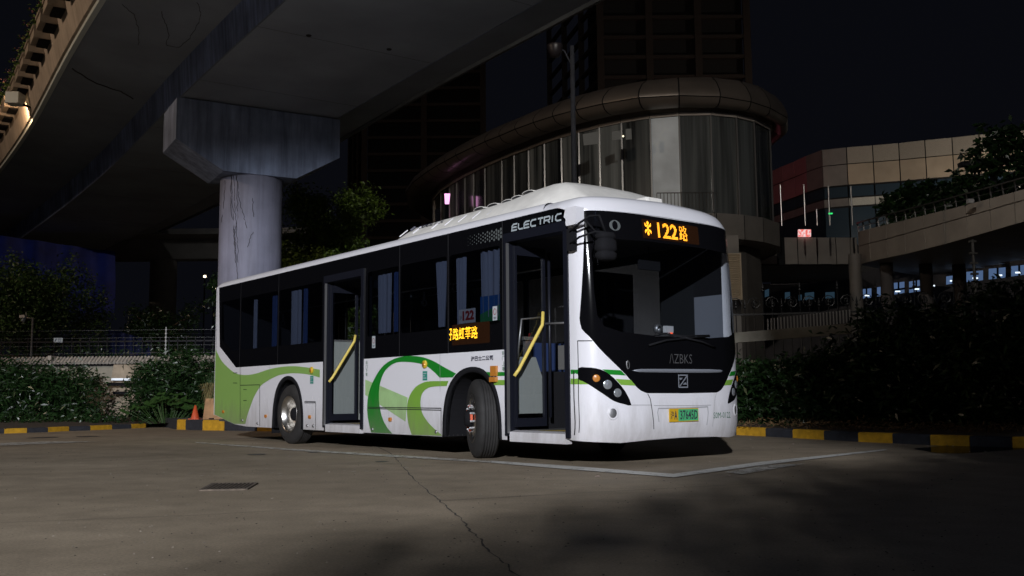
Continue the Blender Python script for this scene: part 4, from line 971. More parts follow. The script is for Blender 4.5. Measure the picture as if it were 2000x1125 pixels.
def leaves(name,centers,size,m,parent,seed=1,aspect=2.6,droop=0.3,up=0.2):
    g=np.random.default_rng(seed); C=np.asarray(centers,float); n=len(C)
    d=g.normal(size=(n,3)); d[:,2]=d[:,2]*0.7+up-droop*0.5; d/=np.linalg.norm(d,axis=1)[:,None]
    r=g.normal(size=(n,3)); s=np.cross(d,r); s/=np.linalg.norm(s,axis=1)[:,None]; nn=np.cross(s,d)
    L=(size*g.uniform(0.6,1.3,n))[:,None]; Wd=L/aspect/2
    P=np.stack([C,C+d*L*0.45+s*Wd+nn*L*0.06,C+d*L-np.array([0,0,1])*L*droop*0.5,C+d*L*0.45-s*Wd+nn*L*0.06],1).reshape(-1,3)
    me=bpy.data.meshes.new(name); me.vertices.add(4*n); me.vertices.foreach_set('co',P.ravel()); me.loops.add(4*n); me.loops.foreach_set('vertex_index',np.arange(4*n,dtype=np.int32))
    me.polygons.add(n); me.polygons.foreach_set('loop_start',np.arange(0,4*n,4,dtype=np.int32)); me.polygons.foreach_set('loop_total',np.full(n,4,dtype=np.int32)); me.update(calc_edges=True); me.materials.append(m)
    o=bpy.data.objects.new(name,me); COL.objects.link(o)
    if parent: o.parent=parent
    return o
def clumps(n,per,box,seed,r=0.35,shape=None):
    g=np.random.default_rng(seed); out=[]
    x0,x1,y0,y1,z0,z1=box
    k=0
    while k<n:
        p=np.array([g.uniform(x0,x1),g.uniform(y0,y1),g.uniform(z0,z1)])
        if shape and not shape(p,g): continue
        out.append(p+g.normal(size=(per,3))*r*np.array([1,1,0.8])*g.uniform(0.5,1.1)); k+=1
    return np.concatenate(out)
def shrub(name,loc,rx,ry,h,label,cat,seed,m=M_leafd,size=0.14,n=160,per=26,group=None,z0=0.1,aspect=2.8):
    e=empty(name,loc); tag(e,label,cat,group)
    def sh(p,g):
        return (abs(p[0])/rx)**2.6+(abs(p[1])/ry)**2+(max(0,p[2]-h*0.35)/(h*0.65))**2.4 < 1.0*(0.85+0.3*g.random())
    c=clumps(n,per,(-rx,rx,-ry,ry,z0,h),seed,0.16,sh)
    c=c[c[:,2]>0.03]
    leaves('foliage',c,size,m,e,seed,aspect)
    s=MB(); g=random.Random(seed)
    for i in range(6):
        a=g.uniform(0,6.28); s.tube([(g.uniform(-.3,.3)*rx,0,-0.05),(g.uniform(-.5,.5)*rx,g.uniform(-.3,.3)*ry,h*0.5),(g.uniform(-.8,.8)*rx,g.uniform(-.5,.5)*ry,h*0.8)],[0.025,0.018,0.008],5)
    s.build('stem',M_bark,e)
    return e
def tree(name,loc,h,cr,label,seed,m=M_leaf,size=0.2,n=220,per=40,z0=0.35,flat=1.0,trunk=0.16,cat='tree',group=None):
    e=empty(name,loc); tag(e,label,cat,group); g=random.Random(seed)
    t=MB(); top=h*0.75; t.tube([(0,0,-0.1),(0.05*h*g.uniform(-1,1),0.02*h,h*0.3),(0.03*h,0,h*0.55),(0.02*h,0.02*h,top)],[trunk,trunk*0.8,trunk*0.55,trunk*0.2],8)
    tips=[]
    for i in range(9):
        a=i*2.4+g.uniform(-.3,.3); z=h*(0.3+0.05*i); r=cr*g.uniform(0.55,0.9); p=(r*math.cos(a),r*math.sin(a),min(h*0.95,z+h*0.22)); tips.append(p)
        t.tube([(0,0,z),(r*0.5*math.cos(a),r*0.5*math.sin(a),z+h*0.14),p],[trunk*0.4,trunk*0.25,trunk*0.08],6)
    t.build('trunk',M_bark,e,True)
    lob=[(g.uniform(-.55,.55)*cr,g.uniform(-.55,.55)*cr,h*g.uniform(z0+0.15,0.86),cr*g.uniform(0.35,0.6)) for _ in range(12)]+[(p[0]*0.8,p[1]*0.8,p[2],cr*0.38) for p in tips]
    gg=np.random.default_rng(seed); C=[]
    for i in range(n):
        l=lob[gg.integers(len(lob))]; d=gg.normal(size=3); d/=np.linalg.norm(d); q=np.array([l[0],l[1],l[2]])+d*l[3]*gg.uniform(0.45,1.0)*np.array([1,1,0.75*flat])
        C.append(q+gg.normal(size=(per,3))*cr*0.07)
    leaves('crown',np.concatenate(C),size,m,e,seed,2.2,0.4,0.1)
    return e
# ------------------------------------------------------------ left side: wall with tiled coping, hedge, fence
M_wall=mat('rendered_wall',(0.30,0.28,0.23),0.85,noise_s=3,noise_a=0.22,bump=0.3,bscale=12)
M_tile=mat('coping_tile',(0.44,0.40,0.35),0.7,noise_s=6,noise_a=0.25)
wy=29.0
WB=empty('boundary_wall',(-12,wy,0)); tag(WB,'pale rendered boundary wall with ribbed tile coping behind the left hedge','wall')
MB().box(-16,5.2,0,0.22,0,1.72).build('wall',M_wall,WB)
MB().box(-16,5.2,-0.06,0.28,1.72,1.78).build('ledge',M_blackm,WB)
tl_=MB()
for i in range(118):
    x=-7.4+i*0.105
    o=MB().tube([(x,-0.13,1.80),(x,0.11,1.97),(x,0.35,1.83)],0.046,6).build('coping_tile',M_tile,WB) if i<118 else None
MB().box(-16,5.2,-0.10,0.33,1.782,1.815).build('tile_bed',M_tile,WB)
for i in range(3):
    MB().box(-7.0+i*5.2,-6.9+i*5.2,-0.16,0.36,1.78,2.03).build('tile_cap',M_tile,WB)
# stained buttress patch and tube light on it
bp_=[(-11.768,28.200,0.259),(-11.687,28.200,0.875),(-11.569,28.200,1.730),(-10.782,28.200,1.723),(-10.680,28.200,0.866),(-10.837,28.200,0.251)]
wb2=mesh('wall_panel',[p for p in bp_]+[(p[0],p[1]+0.3,p[2]) for p in bp_],[(0,1,2,3,4,5)]+[(i,(i+1)%6,(i+1)%6+6,i+6) for i in range(6)],mat('stained_render',(0.34,0.28,0.21),0.9,noise_s=2.2,noise_a=0.45,bump=0.3,bscale=12))
tag(wb2,'stained concrete wall panel in the gap between the two left hedges','wall panel')
tp=[(-11.531,28.000,1.298),(-10.648,28.000,1.290),(-10.792,28.000,1.189),(-11.262,28.000,1.193)]
tb=MB().tube([tp[0],tp[1]],0.035,8).build('light_tube',mat('tube_glow',(0.8,0.85,0.9),0.3,emit=(0.75,0.85,1.0),es=0.5)); tag(tb,'glowing white tube light fixed along the stained wall panel','tube light')
cnd=MB().obox((tp[0][0]-0.1,27.95,tp[2][2]-0.03),(tp[1][0]+0.3,27.95,tp[2][2]-0.03),0.08,0.09).obox((tp[0][0]+0.1,27.9,tp[2][2]-0.28),(tp[0][0]+0.5,27.9,tp[2][2]-0.28),0.08,0.08).build('conduit',M_blackm); tag(cnd,'dark horizontal conduit fixed under the tube light','conduit')
# electric fence
EF=empty('electric_fence',(-10.4,29.1,2.0)); tag(EF,'electric security fence of thin wires strung between slim posts on the wall','fence')
M_insul=mat('white_insulator',(0.45,0.45,0.45),0.5)
zs=[0.10+0.115*i for i in range(7)]
for x in (0.0,):
    pp=MB().tube([(x,0,-0.05),(x,0,0.87)],0.014,6).build('post',M_insul,EF)
    for z in zs: MB().lathe([(0.001,-0.02),(0.03,-0.02),(0.03,0.02),(0.001,0.02)],8,'z',(x,0,z)).build('insulator',M_insul,pp)
for x in (-9.5,6.4):
    pp=MB().tube([(x,0,-0.05),(x,0,0.87)],0.014,6).build('post',M_insul,EF)
for k,z in enumerate(zs):
    MB().tube([(-9.5,0,z+0.02),(-4.7,0,z-0.01),(0,0,z),(3,0,z-0.01),(6.4,0,z+0.01)],0.0018,4).build('wire',M_kblk if k%2 else M_steel,EF)
sg4=[(-13.728,29.020,2.568),(-13.467,29.020,2.566),(-13.462,29.020,2.435),(-13.722,29.020,2.438)]
sgn=mesh('warning_sign',[sg4[3],sg4[2],sg4[1],sg4[0]]+[(p[0],p[1]+0.01,p[2]) for p in (sg4[3],sg4[2],sg4[1],sg4[0])],[(0,1,2,3),(7,6,5,4)],M_white2)
tag(sgn,'small pale warning sign hanging on the electric fence wires','sign')
sx0,sx1,sz0,sz1=sg4[3][0],sg4[1][0],sg4[2][2],sg4[0][2]
sy=29.015
mesh('sign_print',[(sx0+0.02,sy,sz0+0.02),(sx0+0.05,sy,sz0+0.02),(sx0+0.09,sy,sz1-0.02),(sx0+0.06,sy,sz1-0.02)],[(0,1,2,3)],M_print,sgn)
text('lettering','高压',(sx0+0.12,sx1-0.02,(sz0+sz1)/2+0.005,sz1-0.015),lambda x,z:(x,sy,z),M_print,sgn)
text('lettering','危险',(sx0+0.12,sx1-0.02,sz0+0.012,(sz0+sz1)/2-0.008),lambda x,z:(x,sy,z),M_print,sgn)
# CCTV pole
ct=[(-15.363,31.000,2.205),(-15.414,31.000,3.336),(-15.680,31.000,3.404)]
cc=empty('security_camera',(ct[0][0],31,0)); tag(cc,'white dome security camera on a thin grey pole behind the wall','security camera')
MB().tube([(0,0,0),(0,0,ct[1][2])],0.03,6).tube([(0,0,ct[1][2]-0.02),(ct[2][0]-ct[0][0]+0.1,0,ct[1][2])],0.02,6).build('pole',M_steel,cc)
MB().box(ct[2][0]-ct[0][0]-0.07,ct[2][0]-ct[0][0]+0.1,-0.1,0.1,ct[1][2]+0.0,ct[1][2]+0.09).build('housing',M_insul,cc)
MB().lathe([(0.001,-0.13),(0.05,-0.11),(0.07,-0.03),(0.07,0)],12,'z',(ct[2][0]-ct[0][0]+0.02,0,ct[1][2])).build('dome',M_white2,cc,True)
# bar fence, low shrubs and blue sheeting beyond the wall
bf=empty('bar_fence',(-16,33,1.2)); tag(bf,'dark vertical bar fence beyond the wall on the left','fence')
for i in range(60):
    MB().box(i*0.30-2,i*0.30-1.975,0,0.03,0.3,1.62).build('bar',M_kblk,bf)
MB().box(-2,16,0,0.03,1.45,1.50).box(-2,16,0,0.03,0.5,0.55).build('rail',M_kblk,bf)
shrub('low_hedge',(-13,31.2,1.3),6.5,0.5,1.15,'clipped low dark hedge in a strip just behind the wall coping','hedge',31,n=300,per=24,size=0.10)
shrub('oleander_hedge',(-14.3,27.0,0.1),2.95,0.9,1.72,'large dense dark hedge with narrow shiny leaves at far left','hedge',5,n=820,per=34,size=0.17,aspect=4.2)
shrub('oleander_hedge',(-9.0,26.6,0.1),1.45,0.8,1.85,'narrow leaved dark hedge just left of the bus tail','hedge',6,n=430,per=34,size=0.17,aspect=4.2)
tag(leaves('ground_cover',clumps(160,22,(-17,-9.4,24.9,26.3,0.12,0.30),9,0.12),0.11,M_leafd,None,9),None,None,None,'stuff')
# broad leaved plant: round leaves one by one
bp=empty('broad_leaf_plant',(-8.9,25.2,0.12)); tag(bp,'low plant with big round leaves beside the striped kerb island','plant')
g=random.Random(4)
for i in range(46):
    x=g.uniform(-1.05,0.95); y=g.uniform(-0.5,0.5); z=0.22+0.5*math.exp(-(x/0.75)**2)*g.uniform(0.5,1.1)+0.05*g.random(); r_=g.uniform(0.10,0.17); tx,ty_=g.uniform(-.5,.5),g.uniform(-.9,-.1)
    V=[(x,y,z)]; 
    for k in range(10):
        a=2*math.pi*k/10; px,py=r_*math.cos(a),r_*math.sin(a); V.append((x+px,y+py,z+tx*px+ty_*py*-0.6+0.02*math.sin(3*a)-0.15*(px*px+py*py)/r_))
    l_=mesh('leaf',V,[(0,k+1,(k+1)%10+1) for k in range(10)],M_leaf,bp)
    MB().tube([(x*0.4,y*0.4,-0.02),(x,y,z)],0.007,4).build('stalk',M_leaf,l_)
# planter box with grass tuft, cone, on the island
pb=empty('planter_box',(-6.95,23.9,0.236)); tag(pb,'weathered terracotta coloured planter box with long grass behind the bus tail','planter')
M_terra=mat('faded_terracotta',(0.42,0.24,0.12),0.85,noise_s=5,noise_a=0.3)
MB().prism([(-0.55,0),(0.95,0),(0.98,0.50),(-0.50,0.50)],-0.25,0.25,'y').build('box',M_terra,pb)
for i in range(4): MB().box(-0.4+i*0.35,-0.28+i*0.35,-0.27,-0.251,0.0,0.03).build('foot',M_blackm,pb)
gg=np.random.default_rng(3); V=[];F=[]
for i in range(900):
    x=gg.uniform(-0.5,0.55); y=gg.uniform(-0.2,0.2); a=gg.uniform(0,6.28); l=gg.uniform(0.25,0.55); dx,dy=math.cos(a)*l*0.5,math.sin(a)*l*0.5-0.08; w=0.006; n=len(V)
    dn=-0.10 if i%3 else -0.42
    V+=[(x-w,y,0.48),(x+w,y,0.48),(x+dx*0.6+w,y+dy*0.6,0.48+l*0.75),(x+dx*0.6-w,y+dy*0.6,0.48+l*0.75),(x+dx,y+dy-0.06,0.48+l*0.75+dn)]; F+=[(n,n+1,n+2,n+3),(n+3,n+2,n+4)]
tag(mesh('long_grass',V,F,leafmat('straw_grass',(0.16,0.13,0.05),0.8,0.6),pb),kind='stuff')
gg=np.random.default_rng(5); V2=[];F2=[]
for i in range(700):
    x=gg.uniform(-0.4,0.6); y=gg.uniform(-0.2,0.2); a=gg.uniform(0,6.28); l=gg.uniform(0.35,0.75); dx,dy=math.cos(a)*l*0.35,math.sin(a)*l*0.35; w=0.006; n=len(V2)
    V2+=[(x-w,y,0.48),(x+w,y,0.48),(x+dx+w,y+dy,0.48+l),(x+dx,y+dy,0.48+l+0.02)]; F2.append((n,n+1,n+2,n+3))
tag(mesh('green_grass',V2,F2,M_leaf,pb),kind='stuff')
cn=empty('traffic_cone',(-7.72,23.75,0.236)); tag(cn,'small orange and white traffic cone beside the planter box on the kerb island','traffic cone')
MB().lathe([(0.10,0.02),(0.022,0.34),(0.001,0.34)],16,'z').build('cone_body',M_orange,cn,True)
MB().lathe([(0.075,0.12),(0.055,0.20)],16,'z').build('reflective_band',M_paper,cn,True)
MB().box(-0.13,0.13,-0.13,0.13,0,0.02).build('base',M_orange,cn)
# blue sheeting, trees and the far viaduct
bs=[(-24.892,44.000,8.180),(-22.064,44.000,8.013),(-20.409,44.000,7.761),(-18.401,44.000,7.411),(-18.413,44.000,5.806),(-19.125,44.000,4.874),(-21.934,44.000,5.133),(-24.772,44.000,5.862)]
V=[];F=[]
M_tarp=mat('blue_sheeting',(0.01,0.03,0.30),0.7,noise_s=1.2,noise_a=0.4)
M_tarp2=mat('dark_blue_sheeting',(0.008,0.018,0.10),0.8,noise_s=1.2,noise_a=0.4)
def tarp(name,x0,x1,z0,z1,y,label,m_=None):
    V=[];F=[];n=30
    for i in range(n+1):
        t=i/n
        for j in range(5):
            V.append((x0+(x1-x0)*t,y+0.15*math.sin(t*31)+0.1*math.sin(t*13+j),z0+(z1[0]+(z1[1]-z1[0])*t-z0)*j/4))
    for i in range(n):
        for j in range(4): a=i*5+j; F.append((a,a+5,a+6,a+1))
    tag(mesh(name,V,F,m_ or M_tarp,None,True),label,'tarpaulin')
tarp('blue_sheeting',-26,-18.1,4.6,(8.6,7.4),44,'wide dark blue hoarding sheet hanging behind the trees on the left')
tarp('blue_sheeting',-15.0,-13.4,1.6,(3.3,2.9),36,'blue sheet hanging low behind the bar fence and wall',M_tarp2)
tree('broadleaf_tree',(-17.2,35,0.4),5.3,2.5,'spreading green tree in front of the blue sheeting on the left',12,M_leaf,0.12,420,60)
tree('broadleaf_tree',(-21.6,36,0.4),4.2,2.2,'lower green tree at the far left edge below the blue sheeting',13,M_leaf,0.12,320,60)
tree('broadleaf_tree',(-13.4,37,0.4),3.9,1.8,'dark small tree behind the bar fence right of the spreading tree',14,M_leafd,0.12,240,50)
tree('broadleaf_tree',(-9.3,33,0.4),4.8,1.2,'dark thin tree left of the concrete pier',15,M_leafd,0.12,200,44)
tree('broadleaf_tree',(-6.9,34.5,0.4),8.0,2.3,'bright green leafy tree between the pier and the dark tower',16,M_leafy,0.14,640,70,z0=0.2)
M_conc=mat('viaduct_concrete',(0.20,0.20,0.20),0.85,noise_s=0.8,noise_a=0.22,bump=0.2,bscale=6)
fv=empty('far_viaduct',(-25,52,0)); tag(fv,'distant grey viaduct crossing behind the trees on the left','viaduct')
MB().box(-20,16,0,1.0,8.2,9.3).build('beam',M_conc,fv)
MB().box(-20,16,-1.5,3.0,9.3,9.6).build('deck',M_conc,fv)
for x in (-8,6,15): MB().lathe([(0.7,0),(0.7,8.2)],20,'z',(x,0.5,0)).build('pier',M_conc,fv,True)
for k,(x,y,z) in enumerate([(-19.132,60.000,8.222),(-18.540,60.000,7.479),(-10.857,60.000,9.954)]):
    l_=MB().lathe([(0.001,-0.09),(0.09,-0.06),(0.09,0.06),(0.001,0.09)],10,'z').build('lamp_head',mat('far_lamp_glow',(0,0,0),0.5,emit=(1,0.85,0.6),es=3.0 if k<2 else 1.2))
    l_.location=(0,0,z)
    e=empty('far_lamp',(x,y,0)); l_.parent=e; MB().tube([(0,0,0),(0,0,z-0.05)],0.05,6).build('pole',M_blackm,e)
    tag(e,['upper distant warm lamp seen left of the pier','lower distant warm lamp close against the pier','faint distant lamp right of the bright green tree'][k],'lamp')
# ------------------------------------------------------------ the viaduct overhead
M_deck=mat('soffit_concrete',(0.265,0.295,0.34),0.85,noise_s=0.6,noise_a=0.16,bump=0.15,bscale=5)
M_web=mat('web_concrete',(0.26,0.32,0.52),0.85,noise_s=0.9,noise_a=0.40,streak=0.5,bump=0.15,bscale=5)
M_para=mat('parapet_concrete',(0.42,0.35,0.28),0.85,noise_s=1.2,noise_a=0.16,streak=0.2)
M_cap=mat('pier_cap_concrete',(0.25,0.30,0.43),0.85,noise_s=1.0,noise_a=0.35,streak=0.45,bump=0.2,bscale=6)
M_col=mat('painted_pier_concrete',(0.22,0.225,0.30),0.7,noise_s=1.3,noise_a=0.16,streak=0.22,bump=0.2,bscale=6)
M_drip=mat('drip_strip',(0.62,0.66,0.62),0.6)
cl=[(-44,72),(-34,62),(-26.0,52.5),(-18.5,42.5),(-12.2,33.6),(-6.55,24.9),(-2.0,18.2),(2.6,11.6),(7.2,5.2),(12.0,-1.5),(20,-12),(34,-30)]
cl=smoothline(cl,6)
VI=empty('viaduct',(0,0,0)); tag(VI,'curving concrete viaduct passing overhead with a box girder and planted parapet','viaduct')
def loft(name,prof,m,closed=False,smooth=False,parent=VI):
    V=[];F=[];n=len(prof)
    for i,p in enumerate(cl):
        a=Vector(cl[max(i-1,0)]); b=Vector(cl[min(i+1,len(cl)-1)]); d=(b-a).normalized(); nn=Vector((-d.y,d.x))   # left of travel (towards +x)
        for (o,z) in prof: V.append((p[0]+nn.x*o,p[1]+nn.y*o,z))
    for i in range(len(cl)-1):
        for j in range(n if closed else n-1): F.append((i*n+j,i*n+(j+1)%n,(i+1)*n+(j+1)%n,(i+1)*n+j))
    return mesh(name,V,F,m,parent,smooth)
ZS=8.32
def at_(i_):
    p=cl[i_]; a=Vector(cl[max(i_-1,0)]); b=Vector(cl[min(i_+1,len(cl)-1)]); return Vector(p),(b-a).normalized()
loft('box_girder',[(-2.1,ZS+0.85),(-2.05,ZS),(2.05,ZS),(2.1,ZS+0.85)],M_deck)
loft('girder_web',[(-2.08,ZS+0.01),(-2.14,ZS+0.80)],M_web); loft('girder_web',[(2.08,ZS+0.01),(2.14,ZS+0.80)],M_web)
loft('deck_slab',[(-2.1,ZS+0.79),(-4.45,ZS+1.05),(-4.5,ZS+1.25),(4.5,ZS+1.25),(4.45,ZS+1.05),(2.1,ZS+0.79)],M_deck)
loft('parapet',[(-4.50,ZS+0.98),(-4.66,ZS+1.02),(-4.86,ZS+1.95),(-4.6,ZS+1.97),(-4.45,ZS+1.2)],M_para)
loft('parapet',[(4.50,ZS+0.98),(4.64,ZS+1.02),(4.70,ZS+1.75),(4.5,ZS+1.77)],mat('outer_parapet_dark',(0.12,0.12,0.12),0.85,noise_s=1,noise_a=0.3))
loft('drip_strip',[(-4.44,ZS+1.03),(-4.46,ZS+0.94),(-4.58,ZS+0.935),(-4.60,ZS+1.0)],M_drip)
# rust and climbing roots: thin lines creeping on the soffit
def vine(name,pts,r,parent,m=None):
    P=[]
    for i in range(len(pts)-1):
        a=Vector(pts[i]);b=Vector(pts[i+1])
        for q in range(5): P.append(a.lerp(b,q/5)+Vector((rnd.uniform(-.02,.02),rnd.uniform(-.01,.01),rnd.uniform(-.01,.01))))
    P.append(Vector(pts[-1])); return MB().tube(P,r,4,False).build(name,m or M_stain,parent)
M_stain=mat('dark_root_stain',(0.035,0.03,0.03),0.95)
def onplane(P,z): return [(x,y,z) for x,y in P]
vine('root_trace',onplane([(-6.589,19.681),(-6.677,20.228),(-6.917,20.803),(-7.448,21.786),(-7.865,22.309),(-8.131,22.201),(-7.786,21.394),(-7.633,20.638),(-7.504,20.154)],9.05),0.007,VI)
vine('root_trace',onplane([(-8.337,20.120),(-8.312,20.682),(-8.542,21.578),(-8.938,22.548)],9.2),0.007,VI)
vine('root_trace',onplane([(-11.074,23.750),(-10.946,24.968),(-10.602,25.631),(-10.522,26.320)],9.05),0.016,VI)
M_joint=mat('soffit_joint',(0.11,0.11,0.115),0.9)
for k in range(4,len(cl)-14,3):
    for sgn_ in (-1,1):
        pA,dA=at_(k); MB().obox((pA.x,pA.y,ZS-0.001),(pA.x-dA.y*sgn_*2.04,pA.y+dA.x*sgn_*2.04,ZS-0.001),0.012,0.004).build('formwork_joint',M_joint,VI)
for p in [(-4.230,19.715),(-2.648,20.577)]:
    MB().lathe([(0.001,-0.03),(0.05,-0.02),(0.06,0.0)],10,'z',(p[0],p[1],ZS)).build('drain_stub',M_stain,VI)
# planter boxes clipped along the left parapet, one thing each, flowers in them
def at(i_,o):
    p=cl[i_]; a=Vector(cl[max(i_-1,0)]); b=Vector(cl[min(i_+1,len(cl)-1)]); d=(b-a).normalized(); return Vector(p)+Vector((-d.y,d.x))*o,d
M_pbox=mat('planter_plastic',(0.33,0.27,0.21),0.7,noise_s=5,noise_a=0.2)
# arclength walk
acc=[0]
for i in range(1,len(cl)): acc.append(acc[-1]+(Vector(cl[i])-Vector(cl[i-1])).length)
def walk(s):
    for i in range(1,len(cl)):
        if acc[i]>=s:
            t=(s-acc[i-1])/(acc[i]-acc[i-1]); p=Vector(cl[i-1]).lerp(Vector(cl[i]),t); d=(Vector(cl[i])-Vector(cl[i-1])).normalized(); return p,d
    return Vector(cl[-1]),d
ORD=['first','second','third','fourth','fifth','sixth','seventh','eighth','ninth','tenth','eleventh','twelfth','thirteenth','fourteenth','fifteenth','sixteenth','seventeenth','eighteenth','nineteenth','twentieth','twenty-first','twenty-second','twenty-third','twenty-fourth','twenty-fifth']
M_flower=mat('pink_flower',(0.65,0.30,0.28),0.6); first=None; spots=[]
s=18.0
while s<75:
    p,d=walk(s); nn=Vector((-d.y,d.x)); q=p+nn*-4.98
    if q.x/q.y>-0.56 and (ZS+1.4)/q.y<0.50: spots.append((q.x,q.y,math.atan2(d.y,d.x)))
    s+=1.2
spots.sort(key=lambda t:t[1])
for k,(x,y,a) in enumerate(spots[:25]):
    if first is None:
        e=empty('parapet_planter',(x,y,ZS+1.70),a)
        MB().box(-0.36,0.36,-0.24,0.20,0.0,0.27).build('box',M_pbox,e)
        MB().box(-0.38,0.38,-0.27,-0.20,0.25,0.33).box(-0.38,0.38,0.16,0.22,0.25,0.33).build('rim',M_pbox,e)
        MB().box(-0.30,0.30,-0.10,0.16,-0.05,0.0).build('bracket',M_blackm,e)
        c_=clumps(46,26,(-0.62,0.62,-0.05,0.55,0.42,1.15),77,0.13)
        leaves('foliage',c_,0.10,M_leafy,e,8,2.2)
        leaves('flower',clumps(7,10,(-0.5,0.5,-0.15,0.45,1.0,1.3),78,0.05),0.06,M_flower,e,9,1.2)
        first=e
    else:
        e=copy_tree(first); e.location=(x,y,ZS+1.70); e.rotation_euler=(0,0,a)
    tag(e,ORD[k]+' flower box counted from the top edge in the row on the left viaduct parapet','planter','flower boxes in a row along the viaduct parapet')
# floodlight on the parapet
p,d=None,None
fl_=[(-14.761,28.500,9.708)][0]
fx_=empty('parapet_floodlight',fl_); tag(fx_,'small box floodlight on the left viaduct parapet lighting the concrete beside it','floodlight')
MB().box(-0.34,0.05,-0.30,0.12,-0.14,0.20).build('housing',M_drip,fx_)
MB().tube([(0,0,-0.1),(0.3,0.1,-0.2)],0.03,6).build('bracket',M_blackm,fx_)
MB().box(-0.30,0.0,0.122,0.126,-0.10,0.16).build('lens',mat('flood_lens',(0,0,0),0.3,emit=(1,0.75,0.45),es=1.5),fx_)
ld=bpy.data.lights.new('flood_beam','SPOT'); ld.energy=160; ld.color=(1,0.66,0.38); ld.spot_size=math.radians(120); ld.shadow_soft_size=0.06
lo_=bpy.data.objects.new('flood_beam',ld); COL.objects.link(lo_); lo_.parent=fx_; lo_.location=(-0.45,0.1,-0.15); lo_.rotation_euler=Vector((-0.2,1.0,-0.35)).to_track_quat('-Z','Y').to_euler()
# pier
PI_=empty('viaduct_pier',(-6.95,25.55,0),math.atan2(0.5,0.865)); tag(PI_,'round bluish grey concrete pier with a flared cap rising behind the bus','pier')
n=48; V=[];F=[]
MB().lathe([(0.815,0.0),(0.815,6.55)],56,'z').build('column',M_col,PI_,True)
prof=[(-2.15,7.22),(-2.15,8.28),(2.15,8.28),(2.15,7.22),(0.95,6.52),(-0.95,6.52)]
MB().prism(prof,-0.85,0.85,'y').build('cap',M_cap,PI_)
MB().box(-1.9,1.9,-0.7,0.7,8.28,8.33).build('bearing',M_gap,PI_)
def oncol(a,z,r=0.822): return (r*math.cos(a),r*math.sin(a),z)
rz_=math.atan2(0.5,0.865)
def colpt(px,z):   # column surface point seen at horizontal fraction px (-1 left..1 right)
    a=-math.pi/2+math.asin(px)*1.0+0.265-rz_; return oncol(a,z)
for line in ([(-0.56,6.5),(-0.53,6.1),(-0.5,5.6),(-0.44,5.2),(-0.40,4.7),(-0.37,4.2)],[(-0.62,6.5),(-0.63,6.0),(-0.60,5.5),(-0.48,5.0),(-0.46,4.6),(-0.44,4.2)],[(-0.62,6.5),(-0.60,5.9),(-0.55,5.4),(-0.5,4.8),(-0.42,4.3),(-0.38,3.9),(-0.33,3.5)],[(-0.46,6.5),(-0.44,6.0),(-0.42,5.4),(-0.5,4.9),(-0.45,4.5)],[(-0.48,6.5),(-0.4,6.0),(-0.33,5.7),(-0.22,5.4),(-0.12,5.1)],[(-0.82,6.4),(-0.85,5.8),(-0.9,5.3)],[(0.02,5.9),(0.06,5.6),(0.08,5.4)],[(0.08,5.0),(-0.02,4.85),(-0.1,4.6)]):
    vine('root_trace',[colpt(a,z) for a,z in line],0.0065,PI_)
# ------------------------------------------------------------ the glass drum of the mall
M_bronze=mat('bronze_cladding',(0.21,0.175,0.145),0.45,metal=0.5,noise_s=0.7,noise_a=0.15)
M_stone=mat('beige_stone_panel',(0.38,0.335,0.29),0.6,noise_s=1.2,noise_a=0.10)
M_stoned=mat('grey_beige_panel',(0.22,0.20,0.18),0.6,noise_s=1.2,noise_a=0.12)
M_dglass=mat('drum_glass',(0.06,0.065,0.062),0.12,metal=0.0,spec=0.9,coat=0.4)
M_dglass2=mat('drum_glass_reflection',(0.80,0.86,0.90),0.3,spec=0.9,noise_s=0.8,noise_a=0.2)  # pale colour paints the bright reflection on a single pane
M_dgpale=mat('drum_glass_pale_streaked',(0.15,0.165,0.165),0.15,spec=0.9,coat=0.4)
def streaky(name,lo,hi,rough):
    """glass with reflections and curtains behind put into its colour as vertical streaks"""
    m=mat(name,lo,rough,spec=0.9,coat=0.4); nt=m.node_tree; b=nt.nodes['Principled BSDF']; N=nt.nodes.new; L=nt.links.new
    tc=N('ShaderNodeTexCoord'); mp=N('ShaderNodeMapping'); mp.inputs['Scale'].default_value=(1.6,1.6,0.06); L(tc.outputs['Object'],mp.inputs[0])
    n=N('ShaderNodeTexNoise'); n.inputs['Scale'].default_value=1.3; n.inputs['Detail'].default_value=5; L(mp.outputs[0],n.inputs['Vector'])
    r=N('ShaderNodeMapRange'); r.inputs[1].default_value=0.36; r.inputs[2].default_value=0.66; L(n.outputs['Fac'],r.inputs[0])
    mx=N('ShaderNodeMix'); mx.data_type='RGBA'; mx.inputs[6].default_value=(*lo,1); mx.inputs[7].default_value=(*hi,1); L(r.outputs[0],mx.inputs[0]); L(mx.outputs[2],b.inputs['Base Color']); return m
M_dglass=streaky('drum_glass',(0.015,0.017,0.018),(0.16,0.17,0.165),0.12)
M_dgpale=streaky('drum_glass_pale_streaked',(0.03,0.035,0.035),(0.34,0.36,0.35),0.15)
M_mull=mat('mullion',(0.18,0.17,0.16),0.3,metal=0.7)
M_dark=mat('dark_void',(0.006,0.006,0.007),0.8)
dp=[(-4.237,57.898),(-3.606,56.317),(-3.113,55.085),(-2.582,53.906),(-2.049,52.902),(-1.386,51.578),(-0.453,49.989),(0.192,48.912),(0.913,47.882),(1.674,46.699),(2.454,45.667),(3.232,44.769),(4.123,43.910),(5.061,43.169),(6.269,42.461),(7.493,42.095),(8.875,42.057),(10.114,42.499),(11.066,43.190)]
lp=[(-4.9,60.5),(-5.2,64.5),(-4.2,69)]
rp=[(12.15,44.6),(12.6,46.2),(12.5,48.6),(11.4,52)]
full=lp[::-1]+dp+rp
full=[(x,y) for x,y in full]
nd=len(full)
